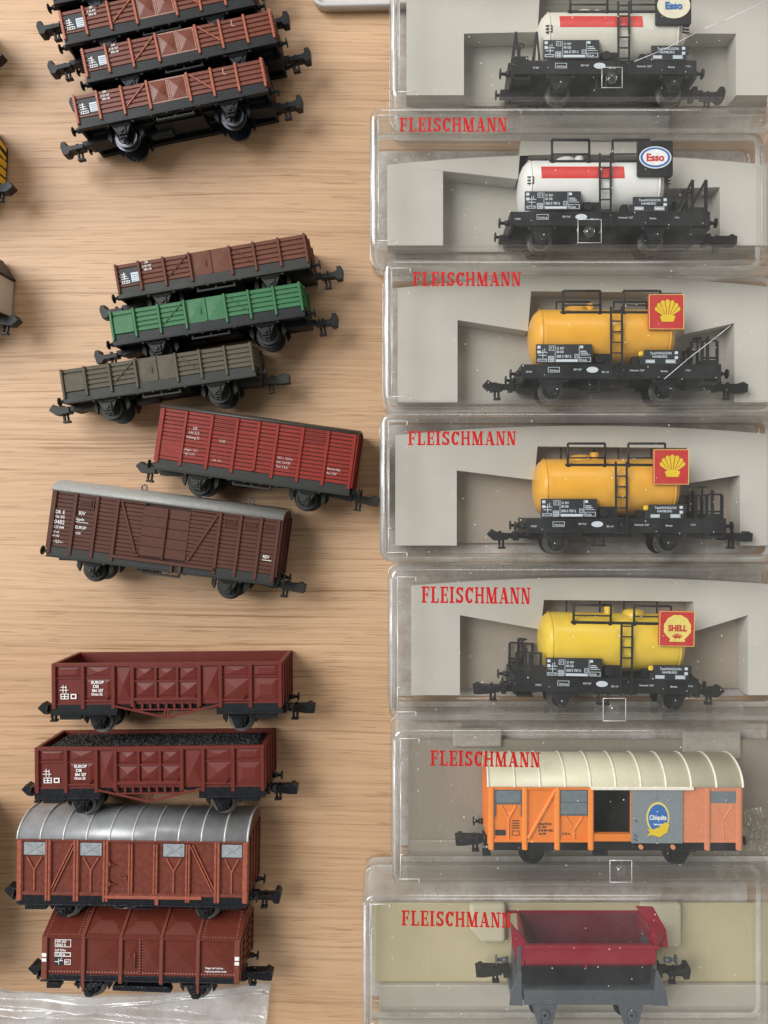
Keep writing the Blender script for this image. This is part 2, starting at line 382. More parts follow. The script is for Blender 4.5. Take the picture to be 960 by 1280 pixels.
def coupler(root, x, y, z, d, m, style=0, ang=0.0):
    ex = (2.4, 2.4, 1.2)[style]; b = MB(); b.box(x - d * 1.0, x + d * (ex + .3), y - .75, y + .75, z - 1.1, z + 1.1); b.box(x - d * .6, x + d * .8, y - 1.3, y + 1.2, z - 2.2, z + 2.2); x = x + d * ex; y = y - (0.6 if style == 0 else 0.2)
    if style == 0:   # open claw with upturned block
        out = [(0, -0.6), (4.0, -0.75), (4.7, -1.7), (6.1, -1.6), (6.6, 0.9), (6.1, 2.2), (4.9, 2.2), (4.8, 1.1), (4.1, 0.7), (0, 0.6)]
    elif style == 1: # arrow head
        out = [(0, -0.9), (3.0, -1.2), (4.0, -1.1), (5.8, 0.6), (4.4, 2.1), (3.4, 1.4), (2.6, 1.3), (0, 0.9)]
    else:            # long plain block
        out = [(0, -0.8), (5.2, -1.5), (7.2, -1.45), (7.4, 0.9), (6.6, 1.1), (6.4, 1.45), (5.4, 1.45), (5.2, 1.0), (0, 0.9)]
    c, q = math.cos(ang), math.sin(ang)
    poly = [(x + d * (u * c - v * q), y + u * q + v * c) for u, v in out]
    if d < 0: poly = poly[::-1]
    b.prism(poly, z - 1.5, z + 1.5)
    b.prism([(x + d * 1.7, y + 1.6), (x + d * 2.5, y + 1.5), (x + d * 2.6, y - 2.6), (x + d * 2.0, y - 2.9)], z - 0.4, z + 0.4)
    b.cyl((x + d * 1.2, y - 1.0, z), (x + d * 1.2, y - 3.0, z), 0.35); b.box(x + d * 0.6, x + d * 2.6, y - 3.5, y - 2.9, z - 0.7, z + 0.7)
    return b.build('coupler', m, root, bevel=0.12)
def axle_guard(b, x, y, z, d=1, yt=-2.4):
    b.prism([(x - 3.4, yt), (x + 3.4, yt), (x + 2.7, yt - 0.8), (x + 1.3, y - 0.9), (x + 0.9, y - 1.7), (x - 0.9, y - 1.7), (x - 1.3, y - 0.9), (x - 2.7, yt - 0.8)], z - 0.35, z + 0.35)
    b.box(x - 1.05, x + 1.05, y - 1.0, y + 1.0, z + 0.1 * d, z + 0.9 * d); b.cyl((x, y, z + 0.7 * d), (x, y, z + 1.35 * d), 0.62)
    for k in range(4): b.bar((x - 3.3 + 0.55 * k, y + 1.9 - 0.34 * k + 0.4, z + 0.45 * d), (x + 3.3 - 0.55 * k, y + 1.9 - 0.34 * k + 0.4, z + 0.45 * d), 0.24, 0.55)
    for sx in (-1, 1):
        b.cyl((x + sx * 3.5, y + 2.2, z - 0.1), (x + sx * 3.5, y + 2.2, z + 1.0 * d), 0.5, n=10)
        b.bar((x + sx * 3.4, y + 2.3, z + 0.4 * d), (x + sx * 3.1, yt + 0.4, z + 0.4 * d), 0.35, 0.4)
def chassis(root, L, W, wx, m, wm, yw=-5.2, buf=(1, 1), coup=(0, 0), sole=2.6, detail=True, mets=None, cm=None, cang=(0, 0), segs=None, br=True):
    b = MB(); x0, x1 = -L / 2, L / 2
    b.box(x0 + 0.5, x1 - 0.5, -1.1, 0, 0.9, W - 0.9)
    for sa, sb in (segs or ((x0, x1),)):
        for z, d in ((W, -1), (0, 1)):
            b.box(sa, sb, -sole, 0, z, z + d * 0.7); b.box(sa, sb, -sole - 0.35, -sole + 0.05, z - d * 0.25, z + d * 1.1)
    for x, d in ((x0, 1), (x1, -1)): b.box(x, x + d * 0.8, -sole - 0.3, 0.0, 0.2, W - 0.2)
    for zz in (W / 2 - 2.6, W / 2 + 2.6): b.box(x0 + 2, x1 - 2, -2.1, -1.0, zz - 0.3, zz + 0.3)
    for k in range(7): xx = x0 + L * (k + 1) / 8; b.box(xx - 0.3, xx + 0.3, -2.2, -1.0, 1.2, W - 1.2)
    b.box(-7, 7, -3.2, -1.0, W / 2 - 3.2, W / 2 + 3.2); b.cyl((-9.5, -3.2, W / 2 - 1), (-3, -3.2, W / 2 - 1), 1.5)
    for d in (-1, 1):
        xe = x1 if d > 0 else x0
        b.prism([(xe - d * 1, -1.0), (xe - d * 8, -1.0), (xe - d * 7.5, -3.7), (xe - d * 1, -4.3)], W / 2 - 2.4, W / 2 + 2.4)
    for x in wx:
        for z, d in ((W - 1.2, 1), (1.2, -1)): axle_guard(b, x, yw, z, d)
        if br:
            for sx in (-1, 1): b.prism([(x + sx * 3.9, -2.4), (x + sx * 5.0, -2.4), (x + sx * 5.2, -5.0), (x + sx * 4.2, -6.4), (x + sx * 3.9, -5.0)], W / 2 + 3.4, W / 2 + 4.4); b.prism([(x + sx * 3.9, -2.4), (x + sx * 5.0, -2.4), (x + sx * 5.2, -5.0), (x + sx * 4.2, -6.4), (x + sx * 3.9, -5.0)], W / 2 - 4.4, W / 2 - 3.4)
    if detail:
        for xx in (-6.3, -2.0, 2.6, 6.9): b.cyl((xx, -2.9, W - 0.6), (xx, -2.9, W + 0.15), 0.42, n=10)
        b.box(-5.4, 5.4, -4.3, -3.8, W - 1.5, W - 0.7); 
        for xx in (-5.1, 0, 5.1): b.box(xx - 0.25, xx + 0.25, -4.2, -2.4, W - 1.4, W - 0.8)
    o = b.build('underframe', m, root, bevel=0.1)
    for x in wx: wheelset(root, x, yw, W, wm)
    for i, d in enumerate((-1, 1)):
        xe = x0 if d < 0 else x1
        if buf[i]:
            for zz in (W / 2 - 5.4, W / 2 + 5.4): buffer(root, xe, -1.7, zz, d, m)
        if coup[i] is not None: coupler(root, xe - d * 0.6, -3.1, W / 2, d, cm or m, coup[i], cang[i])
    return o

def marks(root, items, z, m=None, name='lettering'):
    b = MB()
    for it in items:
        if it[0] == 'b': b.box(it[1], it[3], it[2], it[4], z - 0.02, z + 0.02 + it[5])
        else:
            _, s, x, y, size = it[:5]; put_text(b, s, x, y, z + 0.03, size, xs=it[5] if len(it) > 5 else 0.8, bold=it[6] if len(it) > 6 else 0.012)
    return b.build(name, m or WHT, root)
def frame_marks(b, x0, y0, x1, y1, z, t=0.09):
    b.box(x0, x1, y0, y0 + t, z, z + 0.05); b.box(x0, x1, y1 - t, y1, z, z + 0.05); b.box(x0, x0 + t, y0, y1, z, z + 0.05); b.box(x1 - t, x1, y0, y1, z, z + 0.05)

def place(xl, yl, xr, yr, z):
    """centre and heading of a wagon from its lower near-side corners"""
    a = Vector((WX(xl, z), WY(yl, z))); b = Vector((WX(xr, z), WY(yr, z))); c = (a + b) / 2
    return (c.x, c.y, 0.35), math.atan2(b.y - a.y, b.x - a.x), (b - a).length

# ------------------------------------------------------------------ the table
t = MB(); t.box(-900, 900, -700, 700, -28, 0); tb = t.build('table_top', wood(), None, bevel=2.0); tb['kind'] = 'structure'

# ------------------------------------------------------------------ low-sided open wagons
LW, LL = 16.0, 53.4
def low_wagon(label, group, body_m, rib_m, ch_m, wheel_m, rivets=False, sticker=True, text=True, inner=None, coup=(0, 0), H=6.5, plain=False):
    root = thing('low_sided_wagon', label, 'model wagon', group=group)
    L, W = LL, LW; x0 = -L / 2; b = MB(); fr = [0, .127, .255, .39, .60, .725, .855, 1]
    # side walls made of planks
    n = 5; hp = H / n
    for (z, d) in ((W - 0.35, 1), (0.35, -1)):
        b.box(x0, -x0, 0, H, z - 0.35, z + 0.02)
        for k in range(n):
            for a, c in ((fr[0], fr[3]), (fr[4], fr[7])):
                y = k * hp
                b.prism([(y + 0.10, z), (y + hp - 0.10, z), (y + hp - 0.26, z + 0.30 * d), (y + 0.26, z + 0.30 * d)] if d > 0 else [(y + 0.10, z), (y + 0.26, z + 0.30 * d), (y + hp - 0.26, z + 0.30 * d), (y + hp - 0.10, z)], x0 + L * a + .1, x0 + L * c - .1, 'yz')
        xa, xb = x0 + L * fr[3], x0 + L * fr[4]; xm = (xa + xb) / 2
        b.box(xa, xb, 0, H, z - 0.1, z + 0.12 * d)
        for p, q in ((xa + 0.6, xm - 0.5), (xm + 0.5, xb - 0.6)):
            b.pyr(p, q, 0.5, H - 0.5, z + 0.12 * d, (0.45 if not plain else 0.14) * d)
    for x, d in ((x0, 1), (-x0, -1)):
        b.box(x, x + d * 0.7, 0, H, 0.35, W - 0.35)
        for k in range(n): b.box(x - d * 0.25, x + d * 0.1, k * hp + 0.2, k * hp + hp - 0.2, 0.8, W - 0.8)
        for zz in (4.5, 11.5): b.box(x - d * 0.55, x + d * 0.1, -0.3, H, zz - 0.4, zz + 0.4)
    b.box(x0 + 0.5, -x0 - 0.5, 0.0, 0.5, 0.4, W - 0.4)
    if rivets:
        for k in range(26):
            xx = xa + 0.25 + (xb - xa - 0.5) * k / 25
            b.rivet(xx, H - 0.22, W - 0.2, 0.19, 1); b.rivet(xx, 0.22, W - 0.2, 0.19, 1)
        for k in range(13):
            yy = 0.25 + (H - 0.5) * k / 12
            for xx in (xa + 0.75, xb - 0.75, xm - 0.25, xm + 0.25): b.rivet(xx, yy, W - 0.16, 0.19, 1)
        for k in range(9): b.rivet(x0 + 0.05, 0.4 + 0.75 * k, W - 0.05, 0.24, 1); b.rivet(-x0 - 0.1, 0.4 + 0.75 * k, W - 0.05, 0.24, 1)
        b.tube([(xb + 10.2, H - 0.6, W - 0.1), (xb + 10.0, H - 2.0, W - 0.1), (xb + 10.9, H - 2.4, W - 0.1)], 0.14, 6, 1)
    if plain: b.box(xm - .18, xm + .18, 0.1, H - .1, W - .3, W + .02)
    b.cyl((xm - 1.3, H * 0.35, W - 0.05), (xm - 1.3, H * 0.6, W - 0.05), 0.13, n=6, m=0)
    bo = b.build('body', [body_m, RIV if rivets else rib_m], root, bevel=0.07)
    # stakes
    for i, f in enumerate(fr):
        for z, d in ((W, 1), (0, -1)):
            s = MB(); x = x0 + L * f; x = min(max(x, x0 + 0.45), -x0 - 0.45)
            s.prism([(x - 0.33, -1.5), (x + 0.33, -1.5), (x + 0.34, 0), (x + 0.34, H + 0.1), (x - 0.34, H + 0.1), (x - 0.34, 0)], z - 0.35 * d if d > 0 else z - 0.55, z + 0.55 if d > 0 else z + 0.35)
            s.build('stake', rib_m, root, bevel=0.12)
    for a, c, r_ in ((fr[2], fr[3], 1), (fr[4], fr[5], -1)):
        s = MB(); xa_, xc_ = x0 + L * a + 0.6, x0 + L * c - 0.5
        p, q = ((xa_, 0.7), (xc_, H - 0.5)) if r_ > 0 else ((xa_, H - 0.5), (xc_, 1.0))
        s.bar((p[0], p[1], W + 0.1), (q[0], q[1], W + 0.1), 0.2 if plain else 0.34, 0.16 if plain else 0.3); s.build('diagonal_brace', rib_m, root, bevel=0.05)
    if not sticker:
        s = MB(); s.box(x0 + .9, x0 + L * .127 - .45, .2, H * .72, W - .2, W + .12); s.build('plain_plate', body_m, root, bevel=.08)
    if sticker:
        s = MB(); xs0 = x0 + 1.3; s.box(xs0, xs0 + 5.4, 0.8, H - 1.4, W - 0.1, W + 0.06); bd = s.build('data_panel', BPR, root)
        g = MB(); frame_marks(g, xs0 + .3, 1.0, xs0 + 2.4, 1.75, W + 0.08, 0.13)
        for q in (1, 2): g.box(xs0 + .3 + 0.7 * q - .05, xs0 + .3 + 0.7 * q + .05, 1.0, 1.75, W + 0.08, W + 0.13)
        for q in range(3): g.box(xs0 + 0.3, xs0 + 2.2 - 0.35 * q, 2.25 + 0.62 * q, 2.37 + 0.62 * q, W + 0.08, W + 0.12)
        g.box(xs0 + 1.1, xs0 + 1.22, 2.1, 4.0, W + 0.08, W + 0.12)
        g.build('lettering', WHT, bd)
        g = MB(); g.box(xs0 + 3.0, xs0 + 5.1, 1.2, 3.7, W + 0.07, W + 0.1); q = g.build('label_plate', BLUW, bd)
        g = MB(); 
        for k in range(4): g.box(xs0 + 3.25, xs0 + 4.85, 1.45 + 0.55 * k, 1.55 + 0.55 * k, W + 0.11, W + 0.13)
        g.build('lettering', BPR, q)
    if text:
        marks(root, [('t', 'DB', x0 + 8.6, H - 0.9, 0.85), ('t', 'X 05 957', x0 + 7.7, H - 1.9, 0.85), ('t', 'Xflm 40', x0 + 8.0, H - 2.85, 0.85)], W + 0.12)
    chassis(root, L, W, (-15.2, 15.2), ch_m, wheel_m, coup=coup)
    return root

RIV = mat('pink_rivets', (0.50, 0.30, 0.25), 0.4)  # pale pink puts sparkling highlights into the rivet colour
RB = mat('red_brown_paint', (0.135, 0.032, 0.014), 0.36, var=0.15, bump=0.15)
RBR = mat('lit_red_brown_ribs', (0.32, 0.090, 0.048), 0.36, var=0.2)  # lighter than the body: light on the raised ribs put into the colour
WM_B = [BLKG, RIM]
gA = 'red-brown low-sided wagons lying on their sides in a row at the top left'
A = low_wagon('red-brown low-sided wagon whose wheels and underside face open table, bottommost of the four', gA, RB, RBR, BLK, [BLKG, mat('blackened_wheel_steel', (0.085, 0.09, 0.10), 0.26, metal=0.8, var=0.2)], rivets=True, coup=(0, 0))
def put(o, xl, yl, xr, yr, z=LW, lift=0.0):
    loc, a, l = place(xl, yl, xr, yr, z + 0.35 + lift); o.location = [loc[0] * S, loc[1] * S, (0.35 + lift) * S]; o.rotation_euler = (0, 0, a)
Bw = copy_tree(A); Cw = copy_tree(A); Dw = copy_tree(A)
put(A, 97, 149, 332, 102); put(Bw, 108, 91, 343, 41); put(Cw, 80, 44, 315, -6); put(Dw, 66, -7, 301, -55)
Bw['label'] = 'red-brown low-sided wagon, second from the bottom of the four in its row'
Cw['label'] = 'red-brown low-sided wagon cut by the top edge, third from below in its row'
Dw['label'] = 'topmost red-brown wagon of the row, only black underframe and left coupler in view'

gM = 'low-sided wagons fanned out in the middle of the left side'
BR2 = mat('matt_brown_plastic', (0.115, 0.035, 0.016), 0.6, var=0.08)
o = low_wagon('matt brown low-sided wagon with small white lettering above the green wagon', gM, BR2, BR2, DGR, [DGR, DGR], plain=True); put(o, 147, 361, 386, 321)
GRN = mat('green_plastic', (0.026, 0.128, 0.046), 0.45, var=0.08)
o = low_wagon('bright green low-sided wagon between the brown and the olive wagon', gM, GRN, GRN, BLK, [DGR, DGR], sticker=False, text=False, plain=True); put(o, 138, 420, 382, 381.5)
OLV = mat('olive_grey_plastic', (0.078, 0.066, 0.042), 0.6, var=0.08)
o = low_wagon('olive grey low-sided wagon below the green wagon, without lettering', gM, OLV, OLV, DGR, [DGR, DGR], sticker=False, text=False, plain=True, coup=(1, 2)); put(o, 78, 492, 319, 457)

# ------------------------------------------------------------------ covered vans on the left
def roof_profile(W, rise, ov=0.5, n=30, thick=0.55, flat=1.0):
    pts = []
    for i in range(n + 1):
        t = math.pi * i / n; z = W / 2 - (W / 2 + ov) * math.cos(t); y = rise * (math.sin(t) ** flat)
        pts.append((y, z))
    inner = [(max(-0.35, y - thick), W / 2 + (z - W / 2) * 0.94) for y, z in reversed(pts)]
    return pts, inner
def roof(root, L, W, H, rise, m, ribs=None, rib_m=None, ov=0.5, over_end=0.4, flat=1.0, rr=0.22):
    pts, inn = roof_profile(W, rise, ov, flat=flat)
    b = MB(); n = len(pts); x0, x1 = -L / 2 - over_end, L / 2 + over_end
    vs = [(x0, H + y, z) for y, z in pts] + [(x1, H + y, z) for y, z in pts]
    b.add(vs, [(i, i + 1, n + i + 1, n + i) for i in range(n - 1)], 0, True)
    vi = [(x0, H + y, z) for y, z in inn] + [(x1, H + y, z) for y, z in inn]
    b.add(vi, [(i, i + 1, n + i + 1, n + i) for i in range(n - 1)], 0, True)
    for e, xx in ((0, x0), (1, x1)):
        b.add([(xx, H + y, z) for y, z in pts] + [(xx, H + y, z) for y, z in inn[::-1]], [(i, i + 1, n + i + 1, n + i) for i in range(n - 1)], 0)
    b.add([vs[0], vs[n], vi[2 * n - 1], vi[n - 1]], [(0, 1, 2, 3)]); b.add([vs[n - 1], vs[2 * n - 1], vi[n], vi[0]], [(0, 1, 2, 3)])
    o = b.build('roof', m, root)
    if ribs:
        r = MB()
        for x in ribs:
            q = []
            for i_, (y, z) in enumerate(pts):
                ya, za = pts[max(0, i_ - 1)]; yb, zb = pts[min(n - 1, i_ + 1)]; nv = Vector((zb - za, -(yb - ya))); nv.normalize()
                q.append([(x + dx, H + y + nv.x * h_, z + nv.y * h_) for dx, h_ in ((-rr * 1.2, -.05), (-rr * .6, rr), (rr * .6, rr), (rr * 1.2, -.05))])
            r.add([p_ for c_ in q for p_ in c_], [(i_ * 4 + j_, i_ * 4 + j_ + 1, i_ * 4 + j_ + 5, i_ * 4 + j_ + 4) for i_ in range(n - 1) for j_ in range(3)], 0, True)
        r.build('roof_seams', rib_m or m, o)
    return o

# red louvred van ---------------------------------------------------------------
RED = mat('matt_red_plastic', (0.200, 0.014, 0.005), 0.5, var=0.14)
DRK = mat('dark_groove_red', (0.045, 0.010, 0.010), 0.6)
GPL = mat('worn_white_print', (0.50, 0.40, 0.38), 0.6)
loc, ang, L1 = place(194, 573, 438, 607, 16.35)
root = thing('goods_van', 'red plank-sided van with a thin dark roof, lying below the olive wagon', 'model wagon', loc, ang)
L, W, H = L1, 16.0, 14.3; x0 = -L / 2
fr = [0, .127, .26, .39, .50, .595, .725, .855, 1]
b = MB(); b.box(x0 + .3, -x0 - .3, 0, H, 0.4, W - 0.35, 1)
for z, d in ((W - 0.35, 1), (0.4, -1)):
    n = 13
    for a, c in zip(fr, fr[1:]):
        for k in range(n):
            y = k * H / n; gap = 0.13
            if (a, c) == (fr[0], fr[1]) and 1 <= k <= 4: gap = 0.0
            b.box(x0 + L * a + 0.32, x0 + L * c - 0.32, y + gap, y + H / n - gap, z - 0.1, z + 0.27 * d)
            if (a in (fr[2], fr[6])) and k >= 9: b.box(x0 + L * a + 0.5, x0 + L * c - 0.5, y + H / n * 0.45, y + H / n * 0.56, z + 0.24 * d, z + 0.33 * d, 1)
for x, d in ((x0, -1), (-x0, 1)):
    for k in range(13): b.box(x - d * 0.4, x + d * 0.05, k * H / 13 + .1, (k + 1) * H / 13 - .1, 0.4, W - 0.4)
    for zz in (0.6, 5.2, 10.8, W - 0.6): b.box(x - 0.3 * d, x + d * 0.45, -0.6, H, zz - 0.5, zz + 0.5)
bo = b.build('body', [RED, DRK], root, bevel=0.06)
for i, f in enumerate(fr):
    s = MB(); x = min(max(x0 + L * f, x0 + 0.5), -x0 - 0.5)
    for z0_, z1_ in ((W - 0.4, W + 0.3), (-0.3, 0.4)): s.box(x - 0.42, x + 0.42, -1.1 if i not in (4,) else 0.3, H - 0.2, z0_, z1_)
    s.build('post', RED, root, bevel=0.1)
roof(root, L, W, H, 1.5, mat('dark_brown_roof', (0.050, 0.042, 0.034), 0.35), ov=0.25, over_end=0.5, flat=0.7)
marks(root, [('t', 'DB', x0 + L * .127 + 2.3, 9.3, 1.15), ('t', '144 213', x0 + L * .127 + 1.2, 8.05, 1.15), ('t', 'Viehwag 53', x0 + L * .127 + 0.7, 6.8, 1.0), ('t', '17,50', x0 + L * .26 + 2.6, 6.9, 1.0),
             ('t', 'Ladegew. 15,0 t', x0 + L * .127 + 0.6, 3.4, 0.75), ('t', 'Tragf. 15,75 t', x0 + L * .127 + 0.6, 2.3, 0.75), ('t', 'Leig - Unit', x0 + L * .26 + 1.6, 1.6, 0.7),
             ('t', '10,5 t  12,5 m', x0 + L * .595 + 0.9, 4.6, 0.95), ('t', 'Unt. 12.4.58', x0 + L * .595 + 0.9, 3.4, 0.95), ('t', 'Verl. 5.5.61', x0 + L * .595 + 0.9, 2.2, 0.95),
             ('t', 'Bremse Kkp', x0 + L * .855 + .9, 3.5, 0.9), ('t', 'Rev. 9.60', x0 + L * .855 + .9, 2.3, 0.9)], W + 0.0, GPL)
s = MB(); s.box(-6.3, -0.4, 0.5, 11.5, W - 0.2, W + 0.12); s.k = 3
chassis(root, L, W, (-15.0, 15.2), DGR, [DGR, DGR], coup=(1, 2))

# brown covered van ---------------------------------------------------------------
BRV = mat('chocolate_plastic', (0.070, 0.021, 0.010), 0.6, var=0.08)
BRD = mat('chocolate_groove', (0.030, 0.010, 0.008), 0.7)
loc, ang, L2 = place(59, 682, 343, 719, 16.35)
root = thing('covered_goods_van', 'dark brown covered van with smooth grey roof and centre doors, below the red van', 'model wagon', loc, ang)
L, W, H = L2, 16.0, 15.6; x0 = -L / 2
fr = [0, .10, .195, .285, .735, .825, .915, 1]
b = MB(); b.box(x0 + .3, -x0 - .3, 0, H, 0.4, W - 0.35, 1)
n = 14
for z, d in ((W - 0.35, 1), (0.4, -1)):
    for a, c in list(zip(fr, fr[1:])):
        lo = x0 + L * a + 0.32; hi = x0 + L * c - 0.32
        segs = [(lo, hi)] if (a, c) != (.285, .735) else [(lo, x0 + L * .40), (x0 + L * .605, hi)]
        for p, q in segs:
            for k in range(n): b.box(p, q, k * H / n + 0.10, (k + 1) * H / n - 0.10, z - 0.1, z + 0.24 * d)
    xa, xm, xb = x0 + L * .40, x0 + L * .505, x0 + L * .605
    for p, q in ((xa + .05, xm - .2), (xm + .2, xb - .05)):
        for k in range(5): b.box(p, q, 0.7 + k * 2.75, 0.7 + (k + 1) * 2.75 - 0.14, z - 0.1, z + 0.40 * d)
for x, d in ((x0, -1), (-x0, 1)):
    for k in range(n): b.box(x - d * 0.4, x + d * 0.05, k * H / n + .1, (k + 1) * H / n - .1, 0.4, W - 0.4)
    for zz in (0.6, 5.2, 10.8, W - 0.6): b.box(x - 0.3 * d, x + d * 0.45, -0.6, H, zz - 0.5, zz + 0.5)
    b.prism([(H, 0.6), (H, W - 0.6), (H + 1.6, W * 0.78), (H + 2.3, W / 2), (H + 1.6, W * 0.22)], x - 0.3, x + 0.3, 'yz')
bo = b.build('body', [BRV, BRD], root, bevel=0.06)
for f in fr:
    s = MB(); x = min(max(x0 + L * f, x0 + 0.55), -x0 - 0.55)
    for z0_, z1_ in ((W - 0.4, W + 0.35), (-0.35, 0.4)): s.box(x - 0.45, x + 0.45, -1.9, H - 0.2, z0_, z1_)
    s.build('post', BRV, root, bevel=0.1)
s = MB(); s.box(xm - 0.22, xm + 0.22, 0.3, H - 1.3, W, W + 0.55); s.build('door_bar', BRV, root, bevel=0.08)
for p, q in (((x0 + L * .30, H - 0.8), (x0 + L * .385, 1.0)), ((x0 + L * .615, 0.8), (x0 + L * .725, H - 0.7))):
    s = MB(); s.bar((p[0], p[1], W + 0.02), (q[0], q[1], W + 0.02), 0.7, 0.45); s.build('diagonal_brace', BRV, root, bevel=0.08)
s = MB(); s.box(x0 + L * .285, x0 + L * .735, -0.9, 0.0, W - 0.3, W + 0.75); s.box(x0 + L * .29, x0 + L * .41, H - 0.95, H - 0.5, W, W + 0.4); s.box(x0 + L * .61, x0 + L * .73, H - 0.95, H - 0.5, W, W + 0.4)
for xx in (3.2, 5.6): s.box(xx - 0.35, xx + 0.35, -3.0, -0.6, W - 0.3, W + 0.6)
s.build('door_rail', BRV, root, bevel=0.08)
for a in (.11, .745, .835, .925):
    s = MB(); xa = x0 + L * a + 0.5; frame_marks(s, xa, H - 4.0, xa + 4.0, H - 1.5, W - 0.2, 0.3)
    for k in range(4): s.box(xa + .5, xa + 3.5, H - 3.6 + 0.5 * k, H - 3.35 + 0.5 * k, W - 0.2, W + 0.02)
    for v in range(len(s.v)): s.v[v] = (s.v[v][0], s.v[v][1], s.v[v][2] + (0.32 if s.v[v][2] > W - 0.18 else 0))
    s.build('vent', BRV, root)
marks(root, [('t', 'DB  E', x0 + 1.1, 9.2, 1.35), ('t', 'Gls 205', x0 + 1.2, 8.0, 1.05), ('t', '0482', x0 + 1.1, 6.4, 1.5, .95), ('t', '110 044', x0 + 1.1, 5.1, 1.1), ('t', '21,3 m2', x0 + 0.7, 3.9, 0.8), ('t', 'LuP 14,0', x0 + 0.7, 2.8, 0.8), ('t', '- 12,5 t -', x0 + 1.3, 1.2, 1.05),
             ('t', 'RIV', x0 + 7.5, 9.6, 1.4, .9), ('t', 'Oppeln', x0 + 6.6, 8.0, 1.1), ('t', 'EUROP', x0 + 7.0, 5.7, 1.2, .8), ('t', '14,02', x0 + 7.2, 4.2, 0.85),
             ('t', 'REV', x0 + L * .925 + 0.9, 4.3, 1.2, .9), ('b', x0 + L * .925 + 0.8, 3.7, x0 + L * .925 + 3.4, 3.85, 0.03), ('b', x0 + 6.8, 7.5, x0 + 10.4, 7.62, 0.02)], W + 0.0)
SRG = mat('satin_grey_roof', (0.29, 0.29, 0.27), 0.42, var=0.1)
ro = roof(root, L, W, H, 2.9, SRG, ov=0.6, over_end=0.5, flat=0.8)
for xx in (x0 + 22, x0 + 37.5, x0 + 52.6):
    s = MB(); pts = [(xx + 0.8 * math.cos(a_ * math.pi / 4), H + 3.5 + 0.8 * math.sin(a_ * math.pi / 4), W / 2 + 1.2) for a_ in range(9)]
    s.tube(pts, 0.24, 6); s.build('roof_ring', RIM, ro)
chassis(root, L, W, (-19.2, 18.8), DGR, [DGR, DGR], coup=(None, 2), cm=DGR)

